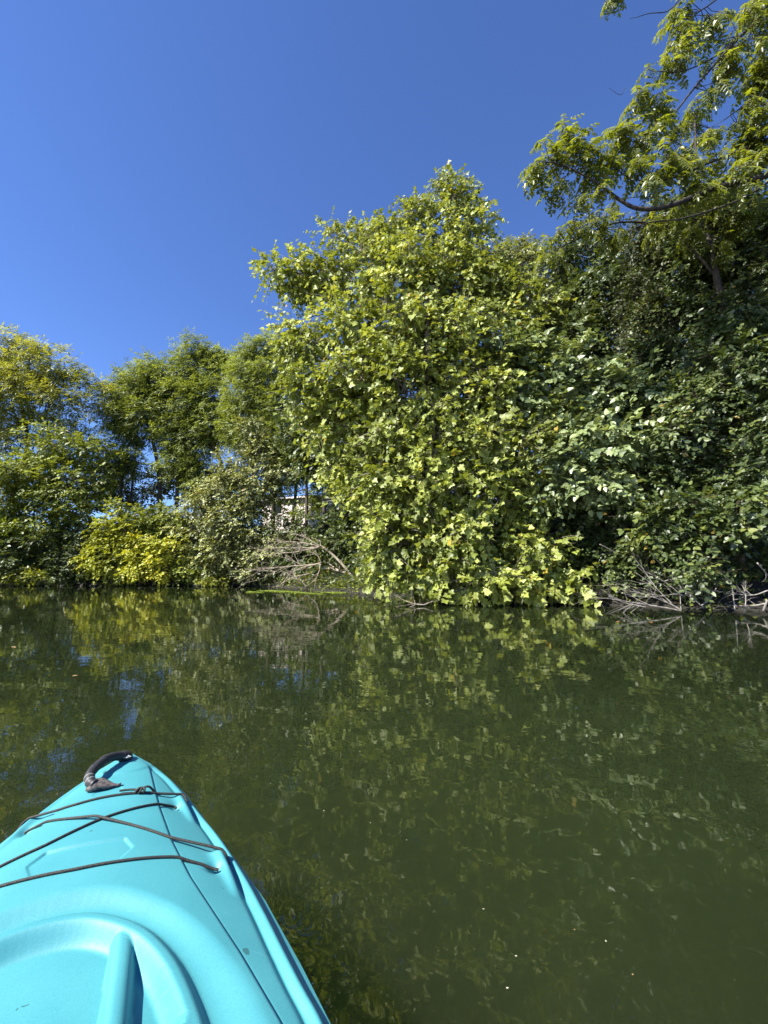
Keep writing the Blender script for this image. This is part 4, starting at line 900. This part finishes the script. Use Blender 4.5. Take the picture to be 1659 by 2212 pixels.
g.tube(W3, .0113*K*(1+.03*np.sin(np.arange(len(q))*1.1)), 14); hl = g.build('grip', rk, hd)
T3 = norm(np.gradient(W3, axis=0))
for i_ in (int(len(q)*.70), int(len(q)*.75), int(len(q)*.85)):
    g = Geo(); g.tube([W3[i_]-T3[i_]*.0011, W3[i_]+T3[i_]*.0011], .0122*K, 16); g.build('ring', M['ring'] if i_ != int(len(q)*.70) else rk, hd)
def pad(name, rows_, mat):
    g = Geo(); n_ = 12; vs = []
    for (s0, w0, z0, hs_, hz_) in rows_:
        zz_ = zs(s0, w0)
        for j in range(n_):
            an_ = j*2*math.pi/n_; vs.append(kw(s0+hs_*math.cos(an_), w0, zz_+z0+hz_*math.sin(an_)))
    m_ = len(rows_); fs = [(i*n_+j, i*n_+(j+1) % n_, (i+1)*n_+(j+1) % n_, (i+1)*n_+j) for i in range(m_-1) for j in range(n_)]
    fs += [tuple(range(n_))[::-1], tuple((m_-1)*n_+j for j in range(n_))]
    g.add(vs, fs); return g.build(name, mat, hd)
pad('end_patch', [(.207,-.058,.008,.004,.004),(.203,-.050,.010,.016,.010),(.200,-.040,.011,.021,.012),(.199,-.028,.010,.022,.010),(.201,-.016,.008,.019,.008),(.204,-.006,.006,.012,.006),(.206,.002,.005,.006,.004),(.205,.010,.004,.004,.003),(.205,.016,.004,.004,.003)], wb_)
pad('end_cup', [(.062,-.016,.012,.010,.011),(.058,-.012,.012,.015,.014),(.056,-.002,.011,.018,.013),(.054,.008,.009,.018,.011),(.053,.014,.006,.013,.007),(.053,.016,.004,.006,.003)], rk)
g = Geo(); r5 = np.random.default_rng(4)
for i_ in range(16):
    s_, w_ = .066+.010*r5.random(), -.004+.018*r5.random(); c_ = kw(s_, w_, zs(s_, w_)+.016-.35*(s_-.066)-.2*max(w_-.006, 0)); r_ = .0011+.0009*r5.random()
    vs_ = [c_+r_*np.array(v_)*np.array([1.3, .9, .7]) for v_ in ((1,0,0),(0,1,0),(-1,0,0),(0,-1,0),(0,0,1),(0,0,-1))]
    g.add(vs_, [(0,1,4),(1,2,4),(2,3,4),(3,0,4),(1,0,5),(2,1,5),(3,2,5),(0,3,5)])
gr = g.build('grit', M['pale_plastic'], hd); gr['kind'] = 'stuff'
# the handle is a part of the kayak: its pieces hang under the grip
for o in list(hd.children):
    if o is not hl:
        o.parent = hl
hl.name = 'bow_handle_grip'
hl.parent = kay; hl.matrix_parent_inverse = __import__('mathutils').Matrix.Identity(4); hl.location = hd.location - kay.location
bpy.data.objects.remove(hd); hl.name = 'bow_handle'

# coaming, seat
g = Geo(); th_ = np.linspace(0, 2*math.pi, 65)
cs, cw = 1.80+.58*np.cos(th_), .27*np.sin(th_)
g.tube(kw(cs, cw, base_z(cs, cw)+.02), .016, 8, False); g.build('coaming', rk, kay)
sg_ = Geo()
def slab(s0, s1, w_, z0, z1, n=8):
    a_ = np.linspace(0, 1, n); S_, Wg = np.meshgrid(np.linspace(s0, s1, n), np.linspace(-w_, w_, n), indexing='ij')
    for dz, fl in ((0, 1), (-.03, -1)):
        z_ = z0+(z1-z0)*(S_-s0)/(s1-s0)+.05*(Wg/w_)**2+dz; v_ = kw(S_, Wg, z_).reshape(-1, 3)
        fs = [(i*n+j, i*n+j+1, (i+1)*n+j+1, (i+1)*n+j)[::fl] for i in range(n-1) for j in range(n-1)]
        sg_.add(v_, fs)
slab(1.75, 2.15, .2, .12, .10); sg_.build('seat', rk, kay)
sg_ = Geo(); slab(2.13, 2.28, .2, .12, .46); sg_.build('seat_back', rk, kay)
